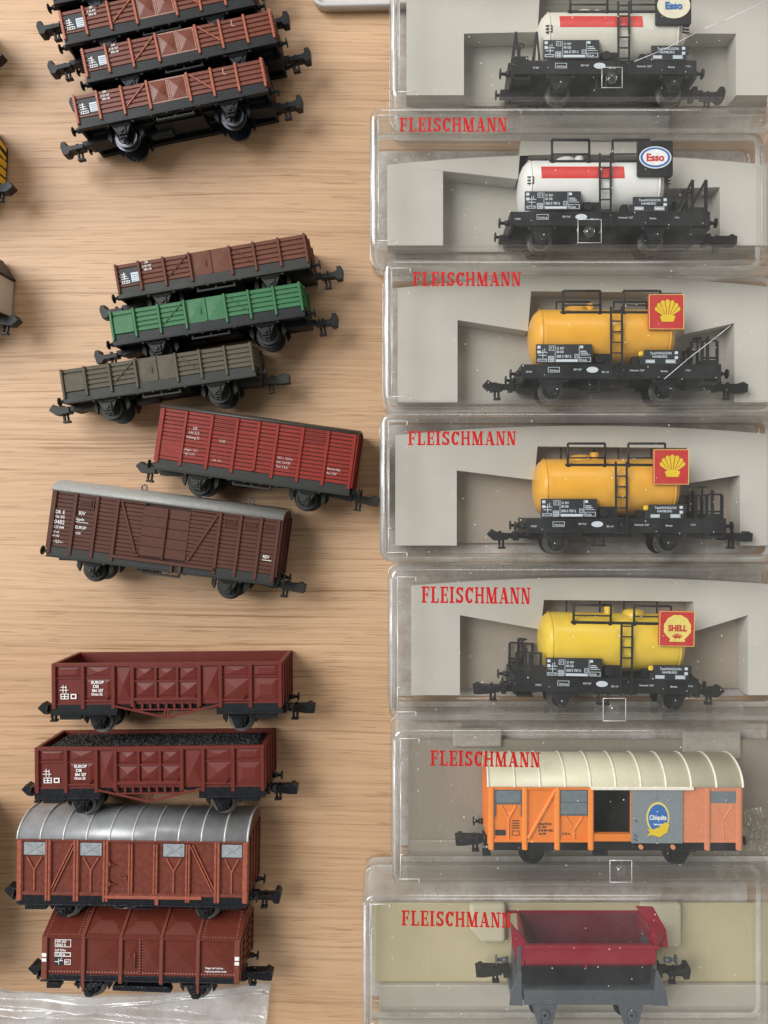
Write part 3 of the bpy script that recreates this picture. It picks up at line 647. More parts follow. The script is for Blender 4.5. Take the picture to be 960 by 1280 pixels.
# ------------------------------------------------------------------ high-sided gondolas
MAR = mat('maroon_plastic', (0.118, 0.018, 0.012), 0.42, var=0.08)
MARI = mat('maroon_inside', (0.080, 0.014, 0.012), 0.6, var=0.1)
def gondola(label, xl, yl, xr, yr, coal=False, coup=(0, 0)):
    loc, ang, L = place(xl, yl, xr, yr, 16.35)
    root = thing('open_wagon', label, 'model wagon', loc, ang, 'maroon high-sided open wagons')
    W, H = 16.0, 11.2; x0 = -L / 2; kx = L / 287.0
    X = lambda p: x0 + (p - 65.5) * kx
    b = MB()
    for z, d in ((W, -1), (0, 1)): b.box(x0, -x0, 0, H - .02, z + d * 0.35, z + d * 1.0)
    for x, d in ((x0, 1), (-x0, -1)):
        b.box(x + 0.1 * d, x + d * 0.9, 0, H, 0.3, W - 0.3)
        for zz in (0.5, 4.2, 8.0, 11.8, W - 0.5): b.box(x - d * 0.35, x + d * 0.3, -0.8, H + .05, zz - 0.4, zz + 0.4)
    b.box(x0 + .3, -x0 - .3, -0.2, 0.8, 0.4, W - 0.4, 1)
    # rims
    b.box(x0 - 0.1, -x0 + 0.1, H - 0.75, H + 0.12, W - 0.85, W + 0.25); b.box(x0 - 0.1, -x0 + 0.1, H - 0.75, H + 0.12, -0.25, 0.85)
    for x in (x0 + .45, -x0 - .45): b.box(x - 0.55, x + 0.55, H - 0.7, H + 0.14, 0.2, W - 0.2)
    for z, d in ((W - 0.36, 1), (0.36, -1)):
        def P(xa, xb, ya, yb, h=0.5, ins=0): b.pyr(X(xa), X(xb), ya, yb, z, h * d, ins)
        P(70, 101, 7.6, 10.3, 0.25, .2); P(107, 138, 7.6, 10.3, 0.35); P(278, 311, 7.6, 10.3, 0.35); P(316, 348, 7.6, 10.3, 0.25, .2)
        P(107, 138, 1.4, 6.8, 0.25, .15); P(279, 311, 1.4, 6.8, 0.65); P(316, 348, .6, 6.8, 0.35, .25)
        P(145, 163, .6, 10.2, 0.6, 0.0); P(252, 273, .6, 10.2, 0.6, 0.0)
        for i in range(3):
            for ya, yb in ((1.9, 5.9), (6.6, 10.4)): P(169 + 27 * i, 193 + 27 * i, ya, yb, 0.6)
        zz = z + 0.42 * d
        def Bx(xa, xb, ya, yb, t=0.42): b.box(X(xa), X(xb), ya, yb, z - .1, z + t * d)
        Bx(66, 141, 7.05, 7.35, .35); Bx(275, 350, 7.05, 7.35, .35); Bx(166, 248, 6.0, 6.5, .5)
        Bx(166, 248, 0.9, 1.75, .6); Bx(104, 141, 0.7, 1.2, .5); Bx(276, 312, 0.7, 1.2, .5)
        Bx(66, 141, -.15, .3, .3); Bx(275, 350, -.15, .3, .3)
        Bx(165, 249, 9.95, 10.5, .6)
        for p in (194.5, 221.5): Bx(p - 1.6, p + 1.6, 1, 10.4, .6)
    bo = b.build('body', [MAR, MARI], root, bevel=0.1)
    for p in (67.5, 103.5, 141.5, 165.5, 249, 275.5, 313, 350):
        s = MB()
        for z0_, z1_ in ((W - 0.5, W + 0.4), (-0.4, 0.5)): s.box(X(p) - 0.52, X(p) + 0.52, -1.2 if p not in (165.5, 249) else -0.8, H - .2, z0_, z1_)
        s.build('post', MAR, root, bevel=0.14)
    # ladder strip and truss under the middle
    s = MB()
    for z in (W - 0.1, 0.1):
        s.box(X(165), X(249), -1.75, -1.35, z - 0.3, z + 0.3)
        for i in range(9): xx = X(167.5 + i * 10.0); s.box(xx - 0.28, xx + 0.28, -1.5, 0.1, z - 0.25, z + 0.25)
    s.build('slotted_strip', MAR, root, bevel=0.06)
    s = MB()
    for z in (W + 0.0, 0.0):
        s.bar((X(143), -0.5, z), (X(204), -3.6, z), 0.55, 0.5); s.bar((X(212), -3.6, z), (X(275), -0.3, z), 0.55, 0.5); s.box(X(203), X(213), -3.85, -3.35, z - .27, z + .27)
        for p in (206, 210): s.box(X(p) - 0.25, X(p) + 0.25, -3.6, -1.5, z - .25, z + .25)
    s.build('truss', MAR, root, bevel=0.08)
    # hooks
    s = MB(); 
    for p in (136, 244, 307): s.bar((X(p - 4), 1.3, W + 0.1), (X(p), 2.4, W + 0.25), 0.3, 0.4)
    s.build('rope_hook', MAR, root, bevel=0.05)
    g = MB(); xs = X(74); z = W - 0.05
    frame_marks(g, xs + 0.3, 1.5, xs + 2.5, 3.0, z, .18)
    g.box(xs + 1.3, xs + 1.5, 1.5, 3.0, z, z + .05); g.box(xs + .3, xs + 2.5, 2.15, 2.3, z, z + .05); frame_marks(g, xs + 3.1, 1.6, xs + 4.6, 2.9, z, .24)
    g.box(xs + 0.0, xs + 2.4, 3.9, 4.06, z, z + .05); g.box(xs + 0.3, xs + 2.0, 4.7, 4.86, z, z + .05); g.box(xs + 0.9, xs + 1.06, 3.3, 5.4, z, z + .05); g.box(xs + 1.7, xs + 1.86, 3.2, 5.2, z, z + .05)
    put_text(g, 'EUROP', X(114), 5.7, z + .18, 1.15, xs=.95, bold=.03); put_text(g, 'DB', X(116), 4.6, z + .22, 1.15, xs=1.1, bold=.03); put_text(g, '866 207', X(115), 3.5, z + .22, 1.1, xs=.85, bold=.03); put_text(g, 'Omm 52', X(114), 2.5, z + .2, 1.0, xs=.85, bold=.03)
    g.build('lettering', WHT, root)
    if coal:
        nx, nz = 150, 44; s = MB(); vs = []
        rnd = random.Random(4)
        for j in range(nz):
            for i in range(nx):
                e = min(i, nx - 1 - i) / 6.0; e2 = min(j, nz - 1 - j) / 4.0; m_ = min(1, e) * min(1, e2)
                vs.append((x0 + 1.0 + (L - 2.0) * i / (nx - 1), H - 1.3 + m_ * (0.5 + rnd.random() * 0.55), 1.0 + (W - 2.0) * j / (nz - 1)))
        s.add(vs, [(j * nx + i, j * nx + i + 1, (j + 1) * nx + i + 1, (j + 1) * nx + i) for j in range(nz - 1) for i in range(nx - 1)])
        s.build('coal_load', mat('coal', (0.010, 0.010, 0.010), 0.55, var=0.5, vscale=1500), root)
    chassis(root, L, W, (-19.6, 19.4), BLKG if coal else BLK, [BLKG, RIM], coup=coup, yw=-5.5, sole=2.6, detail=False, segs=((x0, X(146)), (X(270), -x0)))
    for d in (-1, 1):
        c = MB(); c.box(d * (L / 2 - 1.6), d * (L / 2 - 7.6), -4.3, -1.6, W - 2.4, W - 0.5); c.build('step_box', BLK, root, bevel=0.12)
    return root
gondola('empty maroon high-sided open wagon with its dark interior showing', 66, 881, 353, 878.5, coup=(1, 2))
gondola('maroon high-sided open wagon loaded with black coal', 45, 986, 331, 983, coal=True, coup=(1, 2))

# ------------------------------------------------------------------ silver-roofed van
SIL = mat('silver_paint', (0.27, 0.275, 0.28), 0.36, metal=0.35, var=0.10, vscale=500)
SILR = mat('silver_seam', (0.52, 0.53, 0.52), 0.35, metal=0.3)
BV = mat('glossy_red_brown', (0.145, 0.038, 0.025), 0.22, var=0.18, bump=0.8, bscale=800)
BVR = mat('lit_orange_brown_ribs', (0.29, 0.085, 0.052), 0.28, var=0.2, bump=.3, bscale=1200)  # orange-brown ribs, with the light they catch painted into the colour
WIN = mat('grey_shutter', (0.27, 0.29, 0.30), 0.35, var=0.15)
loc, ang, L3 = place(23, 1117, 308, 1121, 16.35)
root = thing('covered_goods_van', 'red-brown van with ribbed silver roof and four grey shutters, above the tent-roofed wagon', 'model wagon', loc, ang)
L, W, H = L3, 16.0, 15.4; x0 = -L / 2; kx = L / 285.0
X = lambda p: x0 + (p - 22.5) * kx
b = MB(); b.box(x0 + .2, -x0 - .2, 0, H, 0.3, W - 0.3)
b.box(x0, -x0, H - 0.9, H + .05, W - .4, W + 0.15); b.box(x0, -x0, -0.3, 0.7, W - .4, W + 0.12)
for x, d in ((x0, -1), (-x0, 1)):
    for zz in (0.6, 4.4, 8.0, 11.6, W - 0.6): b.box(x - 0.3 * d, x + d * 0.5, -0.9, H, zz - 0.55, zz + 0.55)
    pr, _ = roof_profile(W, 5.3, 0.0); b.prism([(H + y, z) for y, z in pr], x - 0.25, x + 0.25, 'yz')
rnd = random.Random(3)
for p0, p1 in ((30, 57), (64, 92), (98, 127), (136, 190), (203, 230), (275, 302)):
    for k in range(int((p1 - p0) * 0.5)): b.rivet(X(p0) + rnd.random() * (p1 - p0) * kx, 0.9 + 1.6 * rnd.random(), W - 0.3, 0.12 + 0.1 * rnd.random())
for k in range(90): b.rivet(x0 + 0.5 + k * (L - 1) / 89, H - 0.4, W + 0.16, 0.15, 1); b.rivet(x0 + 0.5 + k * (L - 1) / 89, 0.2, W + 0.13, 0.15, 1)
b.build('body', [BV, BVR], root, bevel=0.08)
for p in (24.0, 59.5, 94.5, 131.5, 270.5, 306):
    s = MB()
    for q in (-0.42, 0.42) if p not in (24.0, 306) else (0,): s.box(X(p) + q - (0.3 if q else 0.6), X(p) + q + (0.3 if q else 0.6), -1.7, H - 0.3, W - 0.4, W + 0.5)
    s.box(X(p) - 0.8, X(p) + 0.8, -1.7, H - 0.3, W - 0.4, W + 0.22); s.box(X(p) - 0.6, X(p) + 0.6, -1.7, H, -0.4, 0.4)
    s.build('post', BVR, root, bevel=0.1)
for p in (162.5, 193.5, 234):
    s = MB(); 
    for q in (-0.35, 0.35): s.box(X(p) + q - 0.25, X(p) + q + 0.25, 0.4 if p != 234 else -1.7, H - 1.2, W - 0.4, W + 0.45)
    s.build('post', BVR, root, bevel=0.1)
s = MB(); s.box(X(131), X(252), -0.75, 0.05, W - 0.3, W + 0.7); 
for p in (196,): s.box(X(p) - 0.5, X(p) + 0.5, -2.4, -0.3, W - 0.2, W + 0.6)
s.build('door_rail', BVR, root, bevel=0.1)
s = MB(); 
for y_ in (3.2, 8.6): s.cyl((X(135), y_, W - 0.2), (X(135), y_, W + 0.5), 0.75, n=12); s.cyl((X(133), y_, W + 0.2), (X(144), y_ - .2, W + 0.2), 0.2, n=8)
s.bar((X(148), 4.9, W), (X(158), 4.6, W), 0.5, 0.4); s.cyl((X(156), 4.7, W - .2), (X(156), 4.7, W + 0.4), 0.6, n=10); s.build('door_latch', BV, root)
s = MB(); s.box(X(166), X(191), 0.4, H - 1.4, W - 0.4, W - 0.15); s.build('door', BV, root, bevel=0.1)
for p, q, e in (((63.5, 0.9), (92, 14.3), 1), ((238, 14.0), (267, 1.0), -1)):
    s = MB()
    for off in (-0.4, 0.4): s.bar((X(p[0]) + off, p[1], W - 0.02), (X(q[0]) + off, q[1], W - 0.02), 0.36, 0.5)
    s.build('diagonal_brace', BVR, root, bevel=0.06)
for p0, p1 in ((28.7, 55), (99, 125.7), (203, 229), (276, 301)):
    s = MB(); y0, y1 = H - 4.6, H - 1.2; s.box(X(p0) - .25, X(p1) + .25, y0 - .25, y1 + .25, W - 0.35, W - 0.12); fo = s.build('window', BPR, root)
    s = MB(); frame_marks(s, X(p0), y0, X(p1), y1, W - .1, 0.35); s.box(X(p0), X(p1), y0, y1, W - .2, W - .02)
    s.bar((X(p0 + 3), y0 + .4, W + .02), (X(p1 - 3), y1 - .4, W + .02), 0.25, 0.25); s.bar((X(p0 + 3), y1 - .4, W + .02), (X(p1 - 3), y0 + .4, W + .02), 0.25, 0.2)
    s.build('shutter', WIN, fo)
    s = MB(); xm_ = (X(p0) + X(p1)) / 2
    s.bar((X(p0 + 4), y0 - .6, W - .15), (xm_, y0 - 4.2, W - .15), 0.42, 0.5); s.bar((X(p1 - 4), y0 - .6, W - .15), (xm_, y0 - 4.2, W - .15), 0.42, 0.5); s.bar((xm_, y0 - 4.0, W - .15), (xm_, 0.8, W - .15), 0.42, 0.5)
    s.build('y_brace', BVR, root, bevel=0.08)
roof(root, L, W, H, 5.4, SIL, ribs=[x0 - 0.2 + (L + .4) * i / 10 for i in range(11)], rib_m=SILR, ov=0.55, over_end=0.4, rr=0.24)
chassis(root, L, W, (-19.5, 19.6), BLKG, WM_B, coup=(1, 0), yw=-5.1, sole=2.7)
c = MB(); c.box(x0 + 1.5, x0 + 7.5, -4.6, -2.6, W - 2.4, W - 0.4); c.build('step_box', BLKG, root, bevel=0.2); c = MB(); c.box(-x0 - 1.5, -x0 - 7.5, -4.0, -2.0, W - 2.4, W - 0.4)
c.build('step_box', BLKG, root, bevel=0.2)
s = MB(); s.tube([(X(131), -2.7, W - .5), (X(150), -3.9, W - .3), (X(165), -3.5, W - .3), (X(180), -2.6, W - .5)], 0.12, 6); s.build('cable', RIM, root)

# ------------------------------------------------------------------ tent-roofed wagon at the bottom
KM = mat('brown_enamel', (0.115, 0.024, 0.015), 0.28, var=0.08)
KMR = mat('brown_enamel_rib', (0.17, 0.048, 0.032), 0.3, var=0.1)
loc, ang, L4 = place(54, 1218, 299, 1223, 16.35)
root = thing('hinged_roof_wagon', 'brown wagon with pyramid-pressed panels and sloping tent roof, above the plastic bag', 'model wagon', loc, ang)
L, W, H = L4, 16.0, 10.6; x0 = -L / 2; kx = L / 246.0
X = lambda p: x0 + (p - 53.5) * kx
RT = 4.5                                   # ridge height over the eaves
b = MB(); b.box(x0 + .2, -x0 - .2, 0, H, 0.3, W - 0.35)
for x, d in ((x0, -1), (-x0, 1)):
    b.prism([(H, 0.3), (H, W - 0.3), (H + RT - .3, W / 2 + .8), (H + RT - .3, W / 2 - .8)], x - 0.25, x + 0.25, 'yz')
    for zz in (0.6, 5.0, 11.0, W - 0.6): b.box(x - 0.3 * d, x + d * 0.5, -0.9, H, zz - 0.5, zz + 0.5)
    for k in range(5): b.prism([(H * .2 * k + .4, 2.0), (H * .2 * k + .4, W - 2.0), (H * .2 * k + 1.3, W - 2), (H * .2 * k + 1.3, 2)], x - .1, x + d * .45, 'yz')
z = W - 0.35
for p0, p1, h in ((107, 147, 0.5), (205, 244, 0.5), (251, 290, 0.5)): b.pyr(X(p0), X(p1), 1.5, H - 0.6, z, h)
b.pyr(X(153), X(171), 1.4, H - 0.6, z, 0.42); b.pyr(X(178), X(198), 1.4, H - 0.6, z, 0.42)
b.box(x0, -x0, 0, 1.1, z - .1, z + 0.12)
for k in range(64):
    xx = x0 + 1.6 + k * (L - 3.2) / 63; b.rivet(xx, 0.75, z + .12, 0.16, 1)
for k in range(12):
    for p in (173.3, 176.8, 199, 150.5): b.rivet(X(p) + (.9 if p == 150.5 else 0), 1.2 + k * 0.78, z, 0.13, 1)
b.build('body', [KM, RIV], root, bevel=0.06)
s = MB(); s.cyl((X(168), 2.4, W + .1), (X(168), 6.4, W + .1), 0.2, n=8); s.build('door_handle', KMR, root)
s = MB(); s.box(X(174.4), X(175.8), 0.8, H - .3, z, z + .3); s.build('door_seam', KM, root)
for p in (55, 103.5, 150.5, 201.5, 247.5, 296.5):
    s = MB(); ed = p in (55, 296.5); s.box(X(p) - (0.75 if ed else .5), X(p) + (0.75 if ed else .5), -2.0 if not ed else -1.3, H, W - 0.4, W + 0.35); s.box(X(p) - .4, X(p) + .4, -1, H, -0.3, 0.4)
    if p == 103.5 or p == 247.5: s.box(X(p) - .35, X(p) + .35, -4.6, -1.8, W - 1.0, W)
    s.build('post', KMR, root, bevel=0.12)
    if ed:
        s = MB(); s.box(X(p) - .6, X(p) + .6, 5.1, 6.1, W + .2, W + .42); s.box(X(p) - .6, X(p) + .6, 3.8, 4.7, W + .2, W + .42); s.build('white_plate', WHT, root)
# roof: two sloping flaps with pressed panels
rb = MB(); ez, ey = W + 0.3, H; tz, ty = W / 2 + 1.0, H + RT
nrm = Vector((0, ez - tz, ty - ey)).normalized()    # outward normal (y, z)
def RP(xx, t, lift=0.0):   # t 0 at eaves, 1 at ridge
    return (xx, ey + (ty - ey) * t + nrm.y * lift, ez + (tz - ez) * t + nrm.z * lift)
rb.prism([(ey - .3, ez), (ey + .1, ez), (ty, tz), (ty, W - tz), (ey + .1, W - ez), (ey - .3, W - ez)], x0 - .3, -x0 + .3, 'yz')
for p0, p1 in ((106, 149), (152, 199), (203, 245)):
    a_, c_ = X(p0), X(p1); i1 = (c_ - a_) * .12
    vs = [RP(a_, .12, .05), RP(c_, .12, .05), RP(c_, .92, .05), RP(a_, .92, .05), RP(a_ + i1 * 2.6, .52, .62), RP(c_ - i1 * 2.6, .52, .62)]
    rb.add(vs, [(0, 1, 5, 4), (1, 2, 5), (2, 3, 4, 5), (3, 0, 4)])
for p0, p1 in ((57, 100), (250, 295)):
    for k in range(13):
        f_ = k / 12.0; q = RP(X(p0 + (p1 - p0) * f_), .08, .02); rb.add([(q[0] + dx * .17, q[1] + dy * .17, q[2] + .17 * dz) for dx, dy, dz in ((1, 0, 0), (-1, 0, 0), (0, 1, -.6), (0, -1, .6), (0, .5, .9))], [(0, 2, 4), (2, 1, 4), (1, 3, 4), (3, 0, 4)], 1)
    for k in range(11):
        for pp in (p0, p0 + 3.5 if p0 > 200 else p1, p1 if p0 > 200 else p1 - 3.5):
            q = RP(X(pp), .08 + .85 * k / 10, .02); rb.add([(q[0] + dx * .17, q[1] + dy * .17, q[2] + .17 * dz) for dx, dy, dz in ((1, 0, 0), (-1, 0, 0), (0, 1, -.6), (0, -1, .6), (0, .5, .9))], [(0, 2, 4), (2, 1, 4), (1, 3, 4), (3, 0, 4)], 1)
ro = rb.build('roof', [KM, RIV], root)
for p in (103.5, 150.5, 201.5, 247.5):
    s = MB(); s.bar(RP(X(p), 0, .15), RP(X(p), 1, .15), 0.7, 0.5, up=(0, nrm.y, nrm.z)); s.build('roof_rib', KMR, ro)
g = MB(); z = W - 0.28; xs = X(67)
frame_marks(g, xs, 7.5, xs + 4.4, 9.6, z, .14); put_text(g, '430 063', xs + .35, 8.7, z + .03, 1.0, xs=.85, bold=.02); put_text(g, '0063 0', xs + .35, 7.75, z + .03, 1.0, xs=.95, bold=.02)
put_text(g, 'LüP 8,9m', xs, 6.3, z + .03, 0.95, xs=.85, bold=.02); frame_marks(g, xs, 4.9, xs + 4.4, 6.0, z, .14); put_text(g, '12 500 kg', xs + .3, 5.15, z + .03, 0.85, xs=.75, bold=.02)
g.box(xs + .05, xs + 1.0, 3.4, 3.52, z, z + .04); g.box(xs + 1.3, xs + 2.2, 3.7, 3.82, z, z + .04); g.box(xs + 1.05, xs + 1.18, 2.6, 4.4, z + .03, z + .08); g.bar((xs + 1.5, 3.9, z + .08), (xs + 2.1, 4.6, z + .08), .12, .05)
frame_marks(g, xs + 2.7, 2.7, xs + 4.4, 4.1, z + .03, .13); put_text(g, 'RIV', xs + 2.85, 3.05, z + .08, 0.95, xs=.8, bold=.02)
put_text(g, 'Wagen darf nicht zu', X(256), 2.3, z + .1, 0.75, xs=.82, bold=.012); put_text(g, 'Umgrenzung entladen werden', X(256), 1.45, z + .16, 0.75, xs=.66, bold=.012)
g.build('lettering', WHT, root)
s = MB(); s.box(xs - .1, xs + 2.4, 2.4, 4.6, z - .1, z + .015); s.build('data_panel', BPR, root)
chassis(root, L, W, (-14.6, 14.8), BLKG, WM_B, coup=(1, 2), yw=-4.9, sole=1.2, detail=False)
s = MB(); s.prism([(-8.2, -4.7), (8.0, -5.0), (7.4, -3.5), (-8.2, -3.3)], W - 3.2, W - .8); s.box(-5.0, -4.2, -3.6, -.6, W - 2, W - 1.2); s.box(5.0, 5.8, -3.6, -.6, W - 2, W - 1.2); s.build('step_board', BLKG, root, bevel=.15)
s = MB(); s.box(x0 + 0.6, x0 + 4.4, -4.2, -2.6, W - 3.0, W - .6); s.box(x0 + 2.8, x0 + 3.4, -3, -.5, W - 2, W - 1.3); s.build('step', BLK, root, bevel=.15)

# ------------------------------------------------------------------ plastic boxes
LIDM = clear('clear_lid_plastic', (0.972, 0.970, 0.955), 0.026, 0.75, 0.05, wav=0.006)
LIDW = clear('clear_wall_plastic', (0.955, 0.95, 0.935), 0.032, 0.3, 0.10, boost=1.6)
EDGE = clear('whitened_edge_plastic', (0.90, 0.92, 0.94), 0.55, 0.2, 0.12, boost=3.0)  # whitened veil paints edge glints; also on notches and boss
MLK = clear('milky_base_plastic', (0.90, 0.89, 0.87), 0.50, 0.2, 0.2)
BEDG = clear('edge_glint_plastic', (0.90, 0.94, 0.98), 0.62, 0.2, 0.10, boost=4.0)  # bluish white veil painted in place of the window's reflection
TRAY = mat('white_foam_tray', (0.55, 0.53, 0.48), 0.40, var=0.07, vscale=45, bump=.25, bscale=60)
REDL = mat('red_lid_print', (0.45, 0.014, 0.012), 0.35, var=0.28, vscale=1500)
BH = 23.4
def rrect(x0, x1, y0, y1, r, n=6):
    p = []
    for cx, cy, a in ((x1 - r, y1 - r, 0), (x0 + r, y1 - r, 90), (x0 + r, y0 + r, 180), (x1 - r, y0 + r, 270)):
        for i in range(n + 1): t = R(a + 90 * i / n); p.append((cx + r * math.cos(t), cy + r * math.sin(t)))
    return p
def shell(b, x0, x1, y0, y1, r, rings, m=0, cap=None, capm=None):
    """rings: list of (z, inset)"""
    L_ = []
    for z, ins in rings: L_.append([(x, y, z) for x, y in rrect(x0 + ins, x1 - ins, y0 + ins, y1 - ins, max(0.3, r - ins))])
    n = len(L_[0])
    for a, c in zip(L_, L_[1:]): b.add(a + c, [(i, (i + 1) % n, n + (i + 1) % n, n + i) for i in range(n)], m, True)
    if cap is not None: b.add(L_[cap], [tuple(range(n))], m if capm is None else capm)
def plastic_box(label, x0p, y0p, x1p, y1p, text, tray, floor, clip=None, scratch=None, slope=0.0, L_mm=110.0, tiltz=0.0):
    """pixel rectangle of the lid outline; returns its root and a converter to box coordinates"""
    X0, Y1 = WX(x0p, BH), WY(y0p, BH); X1 = WX(x1p, BH); Y0 = WY(y1p, BH)
    cx, cy = (X0 + X1) / 2, (Y0 + Y1) / 2; hw, hh = (X1 - X0) / 2, (Y1 - Y0) / 2
    root = thing('plastic_box', label, 'plastic box', (cx, cy, 0), tiltz, 'clear plastic boxes stacked down the right side')
    cs, sn = math.cos(-tiltz), math.sin(-tiltz)
    def Q(px, py, z):
        u, v = WX(px, z) - cx, WY(py, z) - cy; return (u * cs - v * sn, u * sn + v * cs)
    b = MB(); r = 3.0
    shell(b, -hw, hw, -hh, hh, r, [(7.5, -0.25), (BH - 1.4, 0), (BH - 0.75, .15), (BH - 0.3, .5), (BH - 0.06, .95), (BH, 1.5)], 0)
    shell(b, -hw + 1.3, hw - 1.3, -hh + 1.3, hh - 1.3, 1.8, [(7.5, -0.15), (BH - 2.6, 0), (BH - 1.7, .2), (BH - 1.3, .7)], 0)
    b.add([(x, y, BH) for x, y in rrect(-hw + 1.5, hw - 1.5, -hh + 1.5, hh - 1.5, 1.5)], [tuple(range(28))], 1)
    b.add([(x, y, 7.5) for x, y in rrect(-hw - .25, hw + .25, -hh - .25, hh + .25, 3.2)] + [(x, y, 7.5) for x, y in rrect(-hw + 1.15, hw - 1.15, -hh + 1.15, hh - 1.15, 1.9)], [(i, (i + 1) % 28, 28 + (i + 1) % 28, 28 + i) for i in range(28)], 2)
    lid = b.build('lid', [LIDW, LIDM, EDGE], root)
    b = MB(); shell(b, -hw - .9, hw + .9, -hh - .3, hh + .3, r + .6, [(0.3, 1.3), (0.6, .4), (1.2, 0), (8.6, 0), (8.7, .4), (8.5, .8), (2.0, 1.0)], 0)
    b.add([(x, y, 0.3) for x, y in rrect(-hw + .4, hw - .4, -hh + 1, hh - 1, 2)], [tuple(range(28))], 1)
    b.build('base', [LIDW, MLK], root)
    # window glints on the left edge painted as whitish tubes, plus corner notches
    s = MB()
    for q in (0.35, 1.9): s.tube([(-hw + q, -hh + 3.0, BH - 1.6), (-hw + q, hh - 3.0, BH - 1.6)], 0.24, 6)
    for sy in (-1, 1):
        yy = sy * (hh - 2.6); s.tube([(-hw + 1.9, yy, BH + .02), (-hw + 7.2, yy, BH + .02), (-hw + 7.2, yy - sy * 1.2 * (1 if sy > 0 else -1), BH + .02)], 0.13, 6)
        s.tube([(-hw + 2.3, yy, BH + .02), (-hw + 2.3, yy - sy * 6.5, BH + .02), (-hw + 3.1, yy - sy * 6.5, BH + .02)], 0.12, 6)
    s.build('edge_glints_notches', EDGE, lid)
    s = MB(); s.tube([(-hw + .75, -hh + 3.2, BH - .75), (-hw + .75, hh - 3.2, BH - .75)], 0.42, 8); s.tube([(-hw + 2.35, -hh + 2.6, BH - 0.2), (-hw + 2.35, hh - 9.5, BH - 0.2)], 0.17, 8); s.build('edge_glint', BEDG, lid)
    if text:
        xa, xb, yt, yb = text; a_ = Q(xa, yb, BH + .1); c_ = Q(xb, yt, BH + .1); s = MB(); slab_text(s, 'FLEISCHMANN', a_[0], a_[1], BH + .06, c_[0] - a_[0], c_[1] - a_[1], slope); s.build('lettering', REDL, lid)
    if clip:
        c_ = Q(clip[0], clip[1], BH); s = MB(); h = clip[2]
        s.tube([(c_[0] + a_ * h, c_[1] + b_ * h, BH + .05) for a_, b_ in ((-1, -1), (1, -1), (1, 1), (-1, 1), (-1, -1))], 0.10, 8)
        fo = s.build('boss', EDGE, lid)
        s = MB(); s.lathe([(0.001, .3), (.5, .28), (.9, .12), (1.0, -.1), (1.3, -.15), (1.45, .12), (1.6, -.2)], (c_[0], c_[1], BH - .1), 'z', 18); s.build('boss_dimple', LIDW, fo)
    if scratch:
        s = MB(); pts = [Q(px, py, BH) for px, py in scratch]; s.tube([(u, v, BH + .06) for u, v in pts], 0.085, 6); s.build('crack', WHT, lid)
    # tray
    if tray:
        (tx0, tx1, ty0, ty1, bow, hole, zt, tm) = tray
        top = []
        for i in range(17):
            f_ = i / 16; px = tx0 + (tx1 - tx0) * f_; py = ty0 + bow * (2 * f_ - 1) ** 2; top.append(Q(px, py, zt))
        # the recess for the wagon is open towards the wheels
        hq = hole[1:] + hole[:1]     # right foot, up and over, left foot
        outer = [Q(tx0, ty1, zt)] + [Q(hole[0][0], ty1, zt)] + [Q(px, py, zt) for px, py in reversed(hole[2:])] + [Q(hole[1][0], ty1, zt)] + [Q(tx1, ty1, zt)] + top[::-1]
        s = MB(); s.slab(outer, [], 1.6, zt)
        tr = s.build('tray', tm, root, bevel=1.7, seg=4)
        s = MB(); fa, fb = Q(tx0 + 4, ty1 - 2, zt), Q(tx1 - 4, ty0 + bow + 2, zt); s.box(fa[0], fb[0], fa[1], fb[1], 0.9, 1.5); s.build('tray_floor', floor, root)
    return root, (cx, cy)

# tank wagon -----------------------------------------------------------------------
YEL = mat('warm_yellow_plastic', (0.74, 0.37, 0.035), 0.30, var=0.07, vscale=160, bump=.08, bscale=500)
YEL2 = mat('lemon_yellow_plastic', (0.74, 0.51, 0.045), 0.30, var=0.06, vscale=160, bump=.08, bscale=500)
WTK = mat('white_tank_plastic', (0.74, 0.74, 0.71), 0.3, var=0.03)
CTK = mat('cream_tank_plastic', (0.62, 0.60, 0.52), 0.35, var=0.03)
STR = mat('red_stripe', (0.58, 0.035, 0.03), 0.35)
SGR = mat('sign_red', (0.50, 0.035, 0.03), 0.4, var=0.08); SGY = mat('sign_yellow', (0.72, 0.52, 0.03), 0.4, var=0.06)
SGYP = mat('sign_pale_yellow', (0.74, 0.60, 0.16), 0.4); BLU = mat('sign_blue', (0.03, 0.14, 0.42), 0.4); RDT = mat('sign_letter_red', (0.55, 0.03, 0.03), 0.4)
CRM = mat('sign_cream', (0.70, 0.66, 0.50), 0.4); WHS = mat('sign_white', (0.78, 0.79, 0.78), 0.35)
TBLK = mat('tank_chassis_black', (0.012, 0.013, 0.014), 0.42, var=0.2, spec=0.25)
def ellipse(b, cx, cy, z, rx, ry, m=0, n=36, t=0.05):
    vs = [(cx + rx * math.cos(2 * math.pi * i / n), cy + ry * math.sin(2 * math.pi * i / n), z) for i in range(n)]
    b.add(vs + [(x, y, z - t) for x, y, _ in vs], [tuple(range(n))] + [(i, n + i, n + (i + 1) % n, (i + 1) % n) for i in range(n)], m)
